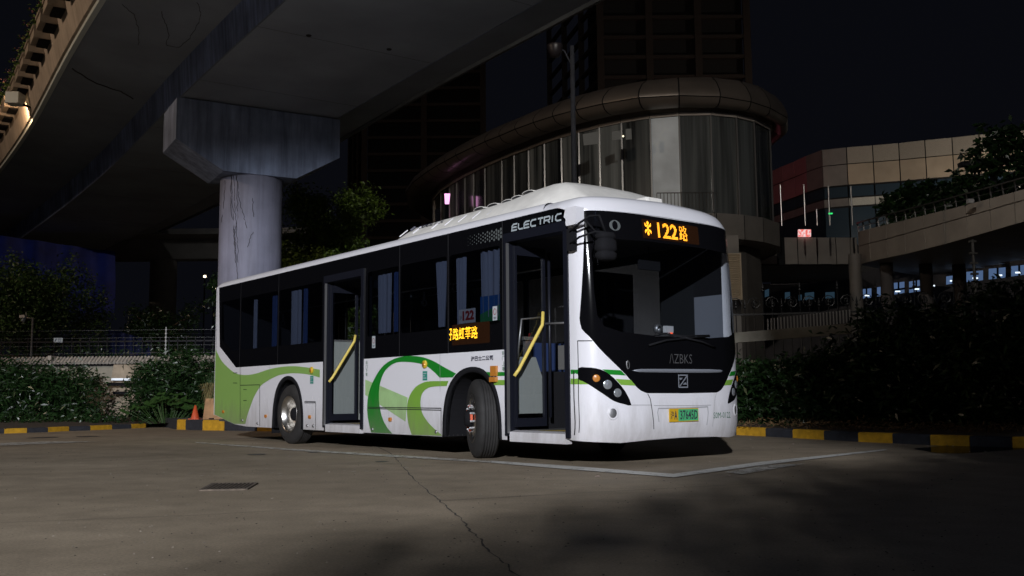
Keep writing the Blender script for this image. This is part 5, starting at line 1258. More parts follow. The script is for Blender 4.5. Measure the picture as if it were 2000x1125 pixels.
def norm_at(i):
    a=Vector(full[max(i-1,0)]);b=Vector(full[min(i+1,nd-1)]); d=(b-a).normalized(); return Vector((d.y,-d.x))
NN=[norm_at(i) for i in range(nd)]
DR=empty('glass_drum_building',(5,50,0)); tag(DR,'curved glass drum of the shopping mall under a fat bronze canopy','building')
FR=[1.0 if i<18 else max(0.42,1.0-0.16*(i-17)) for i in range(nd)]     # the eave narrows round the right end
def dpt(i,o,z):
    if o>0.25: o=0.25+(o-0.25)*FR[i]
    return (full[i][0]+NN[i].x*o-5,full[i][1]+NN[i].y*o-50,z)
def band(name,i,prof,m,parent=DR,gap=0.0,smooth=True):
    V=[];F=[]; n=len(prof)
    for k in (i,i+1):
        for o,z in prof:
            V.append(dpt(k,o,z))
    if gap:
        for j in range(n):
            a=Vector(V[j]);b=Vector(V[j+n]); g_=(b-a).normalized()*gap; V[j]=tuple(a+g_); V[j+n]=tuple(b-g_)
    for j in range(n-1): F.append((j,j+n,j+n+1,j+1))
    return mesh(name,V,F,m,parent,smooth)
for i in range(nd-1):
    gm=M_dglass
    j=i-3
    if j==14: gm=M_dglass2
    elif j in (1,3,8,10,11,12): gm=M_dgpale
    band('glass_pane',i,[(0,8.6),(0,13.0)],gm,DR,0.035,False)
    p0=Vector(dpt(i,0.03,0)); MB().obox((p0.x,p0.y,8.6),(p0.x,p0.y,13.0),0.07,0.10,(0,1,0)).build('mullion',M_mull,DR)
    band('fascia',i,[(0.06,13.0),(0.10,13.0),(0.10,13.17)],M_stone,DR,0.01,False)
    band('fascia',i,[(0.06,13.19),(0.16,13.19),(0.20,13.42)],M_bronze,DR,0.01,False)
    und=[(0.18,13.42),(0.5,13.26),(0.9,13.16),(1.3,13.16),(1.6,13.26),(1.76,13.45)]
    top=[(1.79,13.49),(1.80,13.62),(1.66,13.85),(1.2,14.25),(0.5,14.62),(-0.4,14.9),(-1.6,15.05)]
    band('canopy_soffit',i,und,M_bronze,DR,0.03); band('canopy_panel',i,top,M_bronze,DR,0.03)
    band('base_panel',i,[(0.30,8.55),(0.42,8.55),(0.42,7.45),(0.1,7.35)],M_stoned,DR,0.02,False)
def bandall(name,prof,m,smooth=False):
    V=[];F=[];n=len(prof)
    for k in range(nd):
        for o,z in prof: V.append(dpt(k,o,z))
    for k in range(nd-1):
        for j in range(n-1): F.append((k*n+j,k*n+n+j,k*n+n+j+1,k*n+j+1))
    return mesh(name,V,F,m,DR,smooth)
bandall('canopy_backing',[(0.0,13.5),(0.6,13.33),(1.3,13.24),(1.7,13.5),(1.72,13.62),(1.2,14.2),(0.5,14.56),(-0.5,14.85),(-1.7,15.0)],M_dark,True)
bandall('wall_backing',[(-0.25,7.4),(-0.25,13.4)],M_dark)
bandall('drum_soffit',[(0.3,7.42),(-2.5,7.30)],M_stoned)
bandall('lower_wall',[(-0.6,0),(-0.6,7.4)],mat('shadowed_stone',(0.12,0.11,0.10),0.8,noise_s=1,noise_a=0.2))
mesh('roof_disc',[dpt(i,-1.6,15.04) for i in range(nd)],[tuple(range(nd))],M_dark,DR)
# interior light fittings seen in the glass
M_room=mat('lit_room_glow',(0,0,0),0.5,emit=(1,0.93,0.78),es=0.03)
for a_ in ([(3.114,41.000,11.925),(3.758,41.000,12.032),(3.792,41.000,11.488),(3.150,41.000,11.426)],[(4.954,40.800,12.079),(5.197,40.800,12.100),(5.209,40.800,11.626),(4.944,40.800,11.606)],[(4.357,40.800,11.972),(4.732,40.800,12.014),(4.747,40.800,11.630),(4.371,40.800,11.588)]):
    V=[(x-5,y-50,z) for x,y,z in a_]; mesh('lit_ceiling_patch',V,[(0,1,2,3)],M_room,DR)
MB().lathe([(0.001,-0.05),(0.05,0),(0.001,0.05)],8,'z',tuple(Vector([(4.802,40.500,11.684)][0])-Vector((5,50,0)))).build('lamp_spot',mat('lamp_spot_glow',(0,0,0),0.5,emit=(1,0.85,0.6),es=2.0),DR)
# neon strip seen at the far end of the drum
ns=[(-3.778,54.000,12.087),(-3.459,54.000,12.085),(-3.518,54.000,11.497),(-3.749,54.000,11.499)]
nl=mesh('neon_sign',[ns[3],ns[2],ns[1],ns[0]]+[(p[0],p[1]+0.1,p[2]) for p in (ns[3],ns[2],ns[1],ns[0])],[(0,1,2,3),(7,6,5,4),(0,4,5,1),(1,5,6,2),(2,6,7,3)],mat('pink_neon',(0,0,0),0.5,emit=(1,0.45,0.85),es=1.6)); tag(nl,'small pink and white lit sign at the left end of the glass drum','sign')
# balustrade pickets glinting at the foot of the drum glass
bl_=empty('drum_balustrade',(0,0,0)); tag(bl_,'thin metal balustrade at the foot of the drum glass above the bus roof','railing')
bb=[(6.104,40.000,8.968),(7.006,40.000,9.004),(8.612,40.000,8.903)]
for i in range(18):
    t=i/17; a=Vector(bb[0]).lerp(Vector(bb[2]),t); MB().tube([(a.x,a.y,8.4),(a.x,a.y,9.1)],0.014,5).build('picket',M_mull,bl_)
MB().tube([(bb[0][0],bb[0][1],9.1),(bb[2][0],bb[2][1],9.1)],0.02,5).build('rail',M_mull,bl_)
# louvred vent panel and plain wall under the drum
LV=empty('louvre_wall',(9.2,40,0)); tag(LV,'beige slatted louvre panel in the wall right behind the bus windscreen','louvre panel')
lv=[(7.033,39.000,6.326),(9.235,39.000,6.306),(9.174,39.000,4.533),(6.984,39.000,4.552)]
lx0,lx1=lv[0][0]-9.2,lv[1][0]-9.2; lz0,lz1=lv[2][2],lv[0][2]
M_louv=mat('beige_louvre',(0.50,0.40,0.28),0.6)
MB().box(-6,lx1+0.25,0.1,0.3,1.0,7.3).build('wall',M_stoned,LV)
for i in range(24):
    z=lz0+(lz1-lz0)*(i+0.5)/24; MB().obox((lx0,-1.0,z),(lx1,-1.0,z),0.05,0.055,(0,-0.7,0.7)).build('slat',M_louv,LV)
MB().box(lx0-0.06,lx0,-1.05,-0.9,lz0,lz1).box(lx1,lx1+0.06,-1.05,-0.9,lz0,lz1).box(lx0-0.06,lx1+0.06,-1.05,-0.9,lz1,lz1+0.05).box(lx0-0.06,lx1+0.06,-1.05,-0.9,lz0-0.05,lz0).build('frame',M_louv,LV)
MB().box(lx0,lx1,-0.9,0.1,lz0,lz1).build('duct',M_dark,LV)
# ------------------------------------------------------------ elevated walkway on the right
WK=empty('elevated_walkway',(17,48,0)); tag(WK,'elevated walkway clad in large beige stone panels curving across the right','walkway')
w0=[(11.715,49.783),(12.792,49.841),(13.877,50.066),(14.923,50.122),(15.957,50.179),(16.966,50.233),(17.731,50.275),(18.114,50.296)]
def panel(a,b,z0a,z1a,z0b,z1b,name,m,parent,off=(0,0),g_=0.03,th=0.08):
    A=Vector((a[0]-off[0],a[1]-off[1],0));B=Vector((b[0]-off[0],b[1]-off[1],0)); d=(B-A).normalized(); nn=Vector((d.y,-d.x,0))
    A2=A+d*g_/2;B2=B-d*g_/2
    V=[(A2.x,A2.y,z0a+g_/2),(B2.x,B2.y,z0b+g_/2),(B2.x,B2.y,z1b-g_/2),(A2.x,A2.y,z1a-g_/2)]
    V+=[(x-nn.x*th,y-nn.y*th,z) for x,y,z in V]
    return mesh(name,V,[(0,1,2,3),(0,4,5,1),(1,5,6,2),(2,6,7,3),(3,7,4,0)],m,parent)
for i in range(len(w0)-1): panel(w0[i],w0[i+1],7.35,8.8,7.35,8.8,'cladding_panel',M_stone,WK,(17,48),0.05)
MB().add([(w0[0][0]-17,w0[0][1]-48+0.1,7.3),(w0[-1][0]-17,w0[-1][1]-48+0.1,7.3),(w0[-1][0]-17,w0[-1][1]-48+0.1,8.78),(w0[0][0]-17,w0[0][1]-48+0.1,8.78)],[(0,1,2,3)]).build('backing',M_dark,WK)
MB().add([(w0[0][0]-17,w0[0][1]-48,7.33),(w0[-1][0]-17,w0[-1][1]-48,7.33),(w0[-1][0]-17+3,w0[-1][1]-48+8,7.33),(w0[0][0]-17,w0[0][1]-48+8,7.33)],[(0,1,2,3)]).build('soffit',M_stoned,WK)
rx=[1675.5,1697,1730,1766,1804,1843,1886,1932,1980,2032,2088]
tops=[452,446,438,429,419.5,410,399,387,374,360,345]; mids=[481,475,467,457,446,435,423,410,396,381,365]; bots=[517,511,504,496.5,487,477,465,452,438,423,407]
dep=[47.8,46.0,44.3,42.7,41.2,39.8,38.5,37.3,36.2,35.2,34.3]
tp_=[[(17.267,47.800,8.686),(17.231,47.800,7.938),(17.187,47.800,7.013)],[(17.152,46.000,8.533),(17.117,46.000,7.813),(17.073,46.000,6.922)],[(17.308,44.300,8.431),(17.273,44.300,7.737),(17.229,44.300,6.855)],[(17.515,42.700,8.356),(17.481,42.700,7.709),(17.433,42.700,6.800)],[(17.748,41.200,8.294),(17.716,41.200,7.703),(17.666,41.200,6.792)],[(17.987,39.800,8.237),(17.956,39.800,7.698),(17.905,39.800,6.795)],[(18.299,38.500,8.216),(18.269,38.500,7.714),(18.217,38.500,6.840)],[(18.662,37.300,8.219),(18.633,37.300,7.753),(18.580,37.300,6.905)],[(19.059,36.200,8.248),(19.031,36.200,7.815),(18.977,36.200,6.990)],[(19.532,35.200,8.302),(19.505,35.200,7.899),(19.450,35.200,7.096)],[(20.083,34.300,8.382),(20.056,34.300,8.007),(20.001,34.300,7.223)]]
for i in range(len(tp_)-1):
    a,b=tp_[i],tp_[i+1]
    panel(a[0],b[0],a[1][2],a[0][2],b[1][2],b[0][2],'cladding_panel',M_stone,WK,(17,48),0.045)
    panel(a[0],b[0],a[2][2],a[1][2],b[2][2],b[1][2],'cladding_panel',M_stone,WK,(17,48),0.045)
bk=MB()
for i in range(len(tp_)-1):
    a,b=tp_[i],tp_[i+1]; 
    bk.add([(a[0][0]-16.95,a[0][1]-47.9,a[2][2]),(b[0][0]-16.95,b[0][1]-47.9,b[2][2]),(b[0][0]-16.95,b[0][1]-47.9,b[0][2]-0.03),(a[0][0]-16.95,a[0][1]-47.9,a[0][2]-0.03)],[(0,1,2,3)])
    bk.add([(a[0][0]-17,a[0][1]-48,a[2][2]),(b[0][0]-17,b[0][1]-48,b[2][2]),(b[0][0]-11,b[0][1]-43,b[2][2]),(a[0][0]-12,a[0][1]-43,a[2][2])],[(0,1,2,3)])
bk.build('backing',M_stoned,WK)
RL=empty('walkway_railing',(17,48,0)); tag(RL,'curved metal handrail on short bent posts along the top of the walkway','railing')
rail=[]
for i in range(len(tp_)-1):
    for t in (0.15,0.65):
        p=Vector(tp_[i][0]).lerp(Vector(tp_[i+1][0]),t)-Vector((17,48,0))
        MB().tube([p+Vector((0,0.1,-0.05)),p+Vector((-0.02,0.12,0.25)),p+Vector((-0.10,0,0.38))],0.035,6).build('post',M_mull,RL)
        rail.append(p+Vector((-0.12,-0.02,0.39)))
MB().tube(rail,0.035,6).build('handrail',M_mull,RL,True); MB().tube([p+Vector((0.1,0.1,-0.2)) for p in rail],0.018,5).build('lower_rail',M_mull,RL,True)
for k,(px_,d_) in enumerate(((0,0),(1,0),(2,0),(3,0),(4,0))):
    q=([(12.981,46.000,8.719),(14.112,46.000,8.709),(14.677,46.000,8.704),(15.291,46.000,8.699),(16.373,46.000,8.689)])[k]
    o=MB().tube([(q[0],q[1],8.7),(q[0],q[1],(10.7,10.7,9.5,10.6,10.6)[k])],0.04,6).build('slim_post',M_mull)
    tag(o,['slim metal post left end of the walkway terrace','slim metal post in front of the bright pink screen','short slim post right of the pink screen','slim metal post with the green lamp on its head','slim metal post where the terrace meets the ramp'][k],'post')
q=[(15.308,45.900,9.253)][0]; o=MB().box(q[0]-0.09,q[0]+0.09,q[1]-0.05,q[1]+0.05,q[2]-0.03,q[2]+0.03).build('green_lamp',mat('green_glow',(0,0,0),0.5,emit=(0.05,1,0.25),es=0.8)); tag(o,'small glowing green lamp on a slim post over the terrace','lamp')
# pink LED screen
sc_=[(14.983,50.000,9.185),(15.624,50.000,9.179),(15.608,50.000,8.801),(14.967,50.000,8.807)]
def ledscreen():
    m=bpy.data.materials.new('pink_screen'); m.use_nodes=True; nt=m.node_tree; b=nt.nodes['Principled BSDF']; b.inputs['Base Color'].default_value=(0,0,0,1)
    tc=nt.nodes.new('ShaderNodeTexCoord'); n=nt.nodes.new('ShaderNodeTexNoise'); n.inputs['Scale'].default_value=9; n.inputs['Detail'].default_value=4; nt.links.new(tc.outputs['Object'],n.inputs['Vector'])
    r=nt.nodes.new('ShaderNodeValToRGB'); r.color_ramp.elements[0].position=0.42; r.color_ramp.elements[0].color=(1,0.16,0.13,1); r.color_ramp.elements[1].position=0.58; r.color_ramp.elements[1].color=(1,0.75,0.75,1)
    nt.links.new(n.outputs['Fac'],r.inputs[0]); nt.links.new(r.outputs[0],b.inputs['Emission Color']); b.inputs['Emission Strength'].default_value=0.9; return m
o=mesh('led_screen',[sc_[3],sc_[2],sc_[1],sc_[0]]+[(p[0],p[1]+0.15,p[2]) for p in (sc_[3],sc_[2],sc_[1],sc_[0])],[(0,1,2,3),(7,6,5,4),(0,4,5,1),(1,5,6,2),(2,6,7,3),(3,7,4,0)],ledscreen()); o_screen=o; tag(o,'bright pink and white LED screen above the walkway terrace','screen')
# camera pole and ceiling lamp by the walkway
for nm,px_,lab in (('walkway_camera',[(17.970,37.500,8.123)][0],'white security camera on the face of the walkway cladding'),):
    e=empty(nm,px_); tag(e,lab,'security camera'); MB().box(-0.12,0.1,-0.2,0.0,-0.08,0.08).build('housing',M_insul,e); MB().tube([(0,0,0),(0,0.4,-0.1)],0.03,6).build('bracket',M_steel,e)
e=empty('signal_mast',[(14.409,30.000,3.491)][0]); tag(e,'thin grey mast with cross clamps standing in the right hedge before the walkway','mast')
mt=[(14.409,30.000,3.491),(14.400,30.000,5.452)]
MB().tube([(0,0,-3),(mt[1][0]-mt[0][0],0,mt[1][2]-mt[0][2])],0.045,6).build('pole',M_mull,e)
for t in (0.25,0.45,0.62,0.78,0.97): MB().box((mt[1][0]-mt[0][0])*t-0.11,(mt[1][0]-mt[0][0])*t+0.11,-0.05,0.05,(mt[1][2]-mt[0][2])*t-0.03,(mt[1][2]-mt[0][2])*t+0.03).build('clamp',M_mull,e)
# ------------------------------------------------------------ ground floor block with lit windows
LB=empty('mall_ground_floor',(20,55,0)); tag(LB,'dark ground floor of the mall with a row of bluish lit windows','building')
M_lit=mat('blue_lit_window',(0,0,0),0.5,emit=(0.16,0.27,0.52),es=0.42)
M_lit2=mat('dim_lit_window',(0,0,0),0.5,emit=(0.12,0.25,0.38),es=0.12)
M_tubeg=mat('ceiling_tube_glow',(0,0,0),0.5,emit=(0.75,0.88,1),es=1.6)
M_wallb=mat('dark_facade',(0.10,0.09,0.09),0.8,noise_s=1,noise_a=0.2)
wl2=[[(14.299,56.000,6.515),(14.916,56.000,6.719),(14.900,56.000,6.301),(14.284,56.000,6.098)],[(19.523,54.000,6.433),(20.113,54.000,6.486),(20.088,54.000,5.968),(19.497,54.000,5.886)],[(20.052,53.000,6.434),(20.505,53.000,6.486),(20.479,53.000,5.978),(20.027,53.000,5.925)],[(20.485,52.000,6.542),(21.166,52.000,6.620),(21.134,52.000,6.009),(20.453,52.000,5.904)],[(21.002,51.000,6.505),(21.726,51.000,6.608),(21.693,51.000,6.009),(20.971,51.000,5.907)],[(21.512,50.000,6.492),(21.833,50.000,6.543),(21.805,50.000,6.035),(21.484,50.000,5.985)],[(22.079,49.000,6.526),(22.814,49.000,6.625),(22.791,49.000,6.232),(22.055,49.000,6.107)],[(22.649,48.000,6.631),(23.483,48.000,6.701),(23.453,48.000,6.213),(22.619,48.000,6.118)],[(23.273,47.000,6.651),(24.102,47.000,6.719),(24.070,47.000,6.216),(23.240,47.000,6.123)],[(23.861,46.000,6.640),(24.575,46.000,6.708),(24.544,46.000,6.239),(23.829,46.000,6.147)]]
for k,w in enumerate(wl2):
    w=[(x-20,y-55,z) for x,y,z in w]
    f=mesh('window',[w[3],w[2],w[1],w[0]],[(0,1,2,3)],M_lit if k else M_lit2,LB)
    mid=(Vector(w[0])+Vector(w[1]))/2; mid2=(Vector(w[3])+Vector(w[2]))/2
    MB().obox(tuple(mid+Vector((0,-0.05,0))),tuple(mid2+Vector((0,-0.05,0))),0.07,0.07,(0,1,0)).build('frame',M_dark,f)
    if k in (3,4): 
        a=Vector(w[0]).lerp(Vector(w[3]),0.62);b=Vector(w[1]).lerp(Vector(w[2]),0.62); MB().obox(tuple(a+Vector((0,-0.06,0))),tuple(b+Vector((0,-0.06,0))),0.1,0.1).build('frame',M_dark,f)
    if k:
        a=Vector(w[3]).lerp(Vector(w[2]),0.25+0.1*(k%3))+Vector((0,-0.1,0.12)); MB().box(a.x,a.x+0.25,a.y,a.y+0.05,a.z,a.z+0.07).build('ceiling_tube',M_tubeg,f)
for a_ in ([(16.111,57.000,6.604),(16.415,57.000,6.632),(16.399,57.000,6.237),(16.096,57.000,6.209)],[(16.921,57.000,6.445),(17.103,57.000,6.474),(17.090,57.000,6.140),(16.907,57.000,6.111)],[(17.288,57.000,6.563),(17.835,57.000,6.619),(17.817,57.000,6.194),(17.271,57.000,6.138)],[(18.499,57.000,6.583),(19.044,57.000,6.609),(19.028,57.000,6.244),(18.483,57.000,6.219)]):
    w=[(x-20,y-55,z) for x,y,z in a_]; mesh('window',[w[3],w[2],w[1],w[0]],[(0,1,2,3)],M_lit2,LB)
MB().add([(-12,4,0),(-2,3.5,0),(-2,3.5,7.3),(-12,4,7.3)],[(0,1,2,3)]).add([(-2,3.5,0),(9,-6,0),(9,-6,9),(-2,3.5,7.3)],[(0,1,2,3)]).build('facade',M_wallb,LB)
for k_,px_ in enumerate([(16.583,46.500,5.775),(18.088,46.500,5.761),(19.987,46.500,5.745),(21.590,46.500,5.730)]):
    MB().lathe([(0.30,0),(0.30,7.35)],16,'z',(px_[0]-20,px_[1]-55,0)).build('column',M_stoned if k_==0 else M_wallb,LB,True)
# ------------------------------------------------------------ upper mall block with cladding
UB=empty('clad_mall_block',(25,70,0)); tag(UB,'long upper mall block with two rows of beige metal cladding panels','building')
M_perf=mat('perforated_panel',(0.33,0.29,0.24),0.6,noise_s=55,noise_a=0.35)
M_flat=mat('flat_beige_panel',(0.40,0.32,0.235),0.6,noise_s=0.8,noise_a=0.12)
M_pinkd=mat('rose_lit_cladding',(0.36,0.16,0.17),0.6,noise_s=0.8,noise_a=0.12)  # pink glow on the left facets put into the panel colour
M_wpan=mat('white_perforated_band',(0.52,0.50,0.44),0.6,noise_s=45,noise_a=0.4)
M_bglass=mat('blue_dark_glass',(0.03,0.05,0.07),0.15,spec=0.8)
ub=[(21.441,79.640),(21.625,78.898),(22.040,77.279),(22.508,75.726),(22.920,73.904),(23.577,72.019),(25.198,71.308),(26.959,70.765),(28.664,70.156),(30.280,69.411),(31.970,68.755),(33.563,67.971),(35.259,67.479),(36.860,66.725),(38.609,65.992)]
pinks=7
for i in range(len(ub)-1):
    for r_,(za,zb_) in enumerate(((17.7,19.0),(16.1,17.7))):
        m_=(M_stoned if i in (4,5) else (M_pinkd if i<4 else (M_perf if r_==0 else M_flat)))
        panel(ub[i],ub[i+1],za,zb_,za,zb_,'cladding_panel',m_,UB,(25,70),0.07)
    panel(ub[i],ub[i+1],15.15,16.05,15.15,16.05,'glass_pane',M_bglass,UB,(25,70),0.12)
    panel(ub[i],ub[i+1],14.5,15.12,14.5,15.12,'band_panel',M_wpan if 6<=i else M_stoned,UB,(25,70),0.05)
    panel(ub[i],ub[i+1],11.5,14.45,11.5,14.45,'glass_pane',M_bglass,UB,(25,70),0.12)
V=MB()
for i in range(len(ub)-1):
    a,b=ub[i],ub[i+1]; V.add([(a[0]-25,a[1]-69.8,0),(b[0]-25,b[1]-69.8,0),(b[0]-25,b[1]-69.8,18.98),(a[0]-25,a[1]-69.8,18.98)],[(0,1,2,3)])
V.build('backing',M_dark,UB)
# trees on the terrace in front of it
def bush(px,w,h,z0,label,seed,m=M_leafd):
    return shrub('terrace_shrub',(px[0],px[1],z0),w,1.2,h,label,'shrub',seed,m,0.35,260,26,None,0.0,2.2)
ps=empty('added_glow_panel',(14.8,66.0,9.0)); tag(ps,'added pink glow panel hidden behind the walkway, throwing rose light on the left end of the cladding','sign')  # added out of sight to throw rose light on the cladding
MB().box(-1.6,1.6,-0.1,0.1,0.0,0.9).build('panel',mat('pink_panel_glow',(0,0,0),0.5,emit=(1,0.2,0.3),es=1.5),ps); MB().box(-1.7,1.7,-0.08,0.12,-0.3,0.0).build('base',M_kblk,ps)
pk=bpy.data.lights.new('added_rose_glow','SPOT'); pk.spot_size=math.radians(105); pk.spot_blend=0.6; pk.energy=230; pk.color=(1.0,0.28,0.34); pk.shadow_soft_size=0.4
pko=bpy.data.objects.new('added_rose_glow',pk); COL.objects.link(pko); pko.parent=ps; pko.location=(0,0.3,1.2); pko.rotation_euler=Vector((0.1,0.75,0.8)).to_track_quat('-Z','Y').to_euler()
b1=[(24.138,50.000,10.406),(26.402,50.000,12.297),(20.383,50.000,10.303)]
bush(b1[0],3.4,3.0,8.6,'rounded dark shrub on the terrace behind the walkway rail',41)
bush([(24.669,46.000,9.614)][0],3.2,5.0,8.8,'tall dark shrub mass at the right edge above the walkway',42)
bush([(20.383,47.000,9.083)][0],2.0,2.3,8.8,'small dark shrub at the left foot of the terrace planting',43)
pg=empty('pergola',([(23.301,46.000,11.384)][0][0],46,0)); tag(pg,'small dark pergola frame overgrown by terrace shrubs at upper right','pergola')
pp=[(21.459,46.000,11.603),(24.447,46.000,11.879),(23.228,46.000,11.007)]
MB().obox((-1.6,0,pp[0][2]),(1.6,0,pp[1][2]+0.1),0.5,0.22).obox((0.0,0,8),(0.0,0,pp[0][2]),0.25,0.25).build('frame',M_kblk,pg)
# ------------------------------------------------------------ ornamental iron fence and right hedge
M_iron=mat('black_iron',(0.012,0.012,0.013),0.5)
IF=empty('iron_fence',(11,27,1.0)); tag(IF,'black wrought iron fence with spear tips and scrolls behind the right hedge','fence')
def spear(x,y,h):
    MB().tube([(x,y,0),(x,y,h)],0.018,5).lathe([(0.001,h-0.02),(0.05,h+0.05),(0.02,h+0.10),(0.035,h+0.13),(0.001,h+0.30)],6,'z',(x,y,0)).build('picket',M_iron,IF)
fa=Vector((-5.9,0.6)); fb_=Vector((8.0,-2.5)); nf=58
for i in range(nf):
    p=fa.lerp(fb_,i/(nf-1)); spear(p.x,p.y,2.55 if i%4==0 else 2.1)
MB().obox((fa.x,fa.y,1.95),(fb_.x,fb_.y,1.95),0.03,0.05).obox((fa.x,fa.y,0.4),(fb_.x,fb_.y,0.4),0.03,0.05).build('rail',M_iron,IF)
for i in range(0,nf-4,4):
    for sg_ in (-1,1):
        c=fa.lerp(fb_,(i+0.0)/(nf-1)); pts_=[]
        for k in range(16):
            a=k/15*1.6*2*math.pi; r_=0.20*(1-k/15*0.8); pts_.append((c.x+sg_*(0.22+r_*math.cos(a)*1.0),c.y-0.05*sg_,2.25+r_*math.sin(a)))
        MB().tube(pts_,0.016,4).build('scroll',M_iron,IF)
lwR=empty('low_rail_wall',(8,24,0)); tag(lwR,'low pale wall with thin white rails in the shade beside the bus nose','wall')
lw_=[(6.331,24.000,2.358),(8.369,24.000,2.569),(8.375,24.000,2.696),(6.339,24.000,2.587)]
MB().obox((lw_[0][0]-8-0.9,0,lw_[0][2]-0.25),(lw_[1][0]-8,0,lw_[1][2]-0.25),0.2,0.25).build('wall',M_wall,lwR)
for i in range(26):
    p=Vector(lw_[0]).lerp(Vector(lw_[1]),i/25); MB().box(p.x-8-0.012,p.x-8+0.012,-0.02,0.02,p.z-0.1,p.z+0.22).build('bar',M_insul,lwR)
hs=[((6.3,19.0,0.1),1.25,1.0,1.45,'low dark shrub at the left end of the right hedge close to the bus',51),((7.5,18.3,0.1),1.5,1.2,2.25,'dark leafy hedge clump second from the bus',52),((9.0,17.0,0.1),1.6,1.2,2.55,'tall dark hedge clump in the middle of the right hedge',53),((10.2,15.6,0.1),1.6,1.3,2.6,'tall dark hedge clump at the right edge of the picture',54),((5.0,20.6,0.1),0.9,0.9,1.3,'small dark shrub directly behind the right corner of the bus',55)]
for l_,a,b,c,lab,sd in hs: shrub('dark_hedge',l_,a,b,c,lab,'hedge',sd,M_leafd,0.17,420,32,None,0.0,3.6)
tag(leaves('ground_cover',clumps(150,14,(0,1,0,1,0,0.06),61,0.05)*np.array([7.5,1,1])@np.array([[0.80,-0.72,0],[0.55,0.75,0],[0,0,1]])+np.array([3.6,18.0,0.18]),0.09,leafmat('dry_grass',(0.12,0.07,0.03),0.9,0.6),None,61,5),None,None,None,'stuff')
# fallen petals, single ones
g=random.Random(11)
pe=[(4.059,14.327),(5.248,16.031),(5.507,13.950),(5.569,13.939),(5.755,13.642),(6.062,13.725),(6.086,13.589),(5.731,12.345),(5.678,11.939),(5.917,12.318),(5.946,12.208),(6.348,13.678),(4.126,14.459),(5.767,15.584),(1.996,9.110),(2.271,8.276),(2.185,10.963),(0.628,9.306),(0.781,9.178),(1.522,6.044),(4.977,13.636)]
for p in pe:
    a=g.uniform(0,3.1); r_=g.uniform(0.014,0.028)
    o=mesh('fallen_petal',[(p[0]+r_*math.cos(a),p[1]+r_*math.sin(a),0.012),(p[0]-r_*0.5*math.sin(a),p[1]+r_*0.5*math.cos(a),0.022),(p[0]-r_*math.cos(a),p[1]-r_*math.sin(a),0.012),(p[0]+r_*0.5*math.sin(a),p[1]-r_*0.5*math.cos(a),0.016)],[(0,1,2,3)],M_petal)
    tag(o,'tiny pale fallen petal lying on the concrete','petal','petals scattered on the concrete')
gr_=random.Random(12); c0=[(-2.512,9.998)][0]; V=[];F=[]
for i in range(26):
    x=c0[0]+gr_.gauss(0,0.55); y=c0[1]+gr_.gauss(0,0.35); n=len(V); r_=gr_.uniform(.006,.018); V+=[(x-r_*2,y,0.006),(x,y-r_,0.006),(x+r_*1.5,y+r_*.3,0.006),(x,y+r_,0.006)]; F.append((n,n+1,n+2,n+3))
tag(mesh('paint_specks',V,F,mat('pale_specks',(0.42,0.40,0.37),0.8)),kind='stuff')
# ------------------------------------------------------------ lamp posts and towers
ux=[(2.032,30.000,11.820),(1.986,30.000,6.831),(1.458,30.000,11.740)]
lpst=empty('unlit_lamp_post',(ux[1][0],30,0)); tag(lpst,'tall unlit lamp post with a cup shaped head standing behind the bus','lamp post')
MB().tube([(0,0,0),(0,0,6),(0,0,ux[0][2])],[0.11,0.095,0.07],12).tube([(0,0,ux[0][2]-0.7),(-0.25,0,ux[0][2]-0.15),(-0.5,0,ux[0][2]-0.1)],0.03,6).build('pole',M_kblk,lpst,True)
MB().lathe([(0.001,-0.30),(0.15,-0.26),(0.22,-0.1),(0.25,0.05),(0.25,0.12),(0.20,0.14),(0.001,0.14)],16,'z',(-0.55,0,ux[2][2])).build('lamp_head',mat('dusty_lamp_glass',(0.02,0.016,0.018),0.4),lpst,True)
M_tow=mat('brown_lattice',(0.030,0.020,0.014),0.8)
M_towb=mat('tower_void',(0.012,0.010,0.009),0.9)
M_tow2=mat('brown_lattice_far',(0.085,0.055,0.038),0.8)
def tower(name,x0,x1,y,side_x,side_y,z1,step,nv,label,z0=0,M_tow=M_tow):
    e=empty(name,(x0,y,0)); tag(e,label,'tower'); w=x1-x0
    MB().box(0.3,w-0.3,0.35,side_y-y,z0,z1).build('core',M_towb,e)
    z=z0+8
    while z<z1:
        MB().box(0,w,-0.2,0.2,z,z+step*0.17).build('beam',M_tow,e)
        MB().obox((0,0,z+0.1),(side_x-x0,side_y-y,z+0.1),0.3,step*0.17).build('side_beam',M_tow,e); z+=step
    for i in range(nv+1): MB().box(w*i/nv-0.3,w*i/nv+0.3,-0.26,0.0,z0,z1).build('column',M_tow,e)
    for i in range(1,4):
        MB().box((side_x-x0)*i/3-0.25,(side_x-x0)*i/3+0.25,(side_y-y)*i/3-0.4,(side_y-y)*i/3-0.1,z0,z1).build('column',M_tow,e)
tower('lattice_tower',7.7,20.2,80,4.0,96,52,1.75,3,'dark brown lattice tower rising behind the glass drum')
tower('lattice_tower',-15.4,-2.9,100,-19.6,116,48,1.78,2,'dark brown lattice tower farther back between pier and drum',0,M_tow2)
dk_=MB().box(-24,-8,0,8,0,18.5).build('far_block',mat('dim_red_block',(0.06,0.03,0.03),0.9),None,False,(0,120,0)); dk_.location=(-2,120,0); tag(dk_,'low dim reddish block far behind the bright green tree','building')
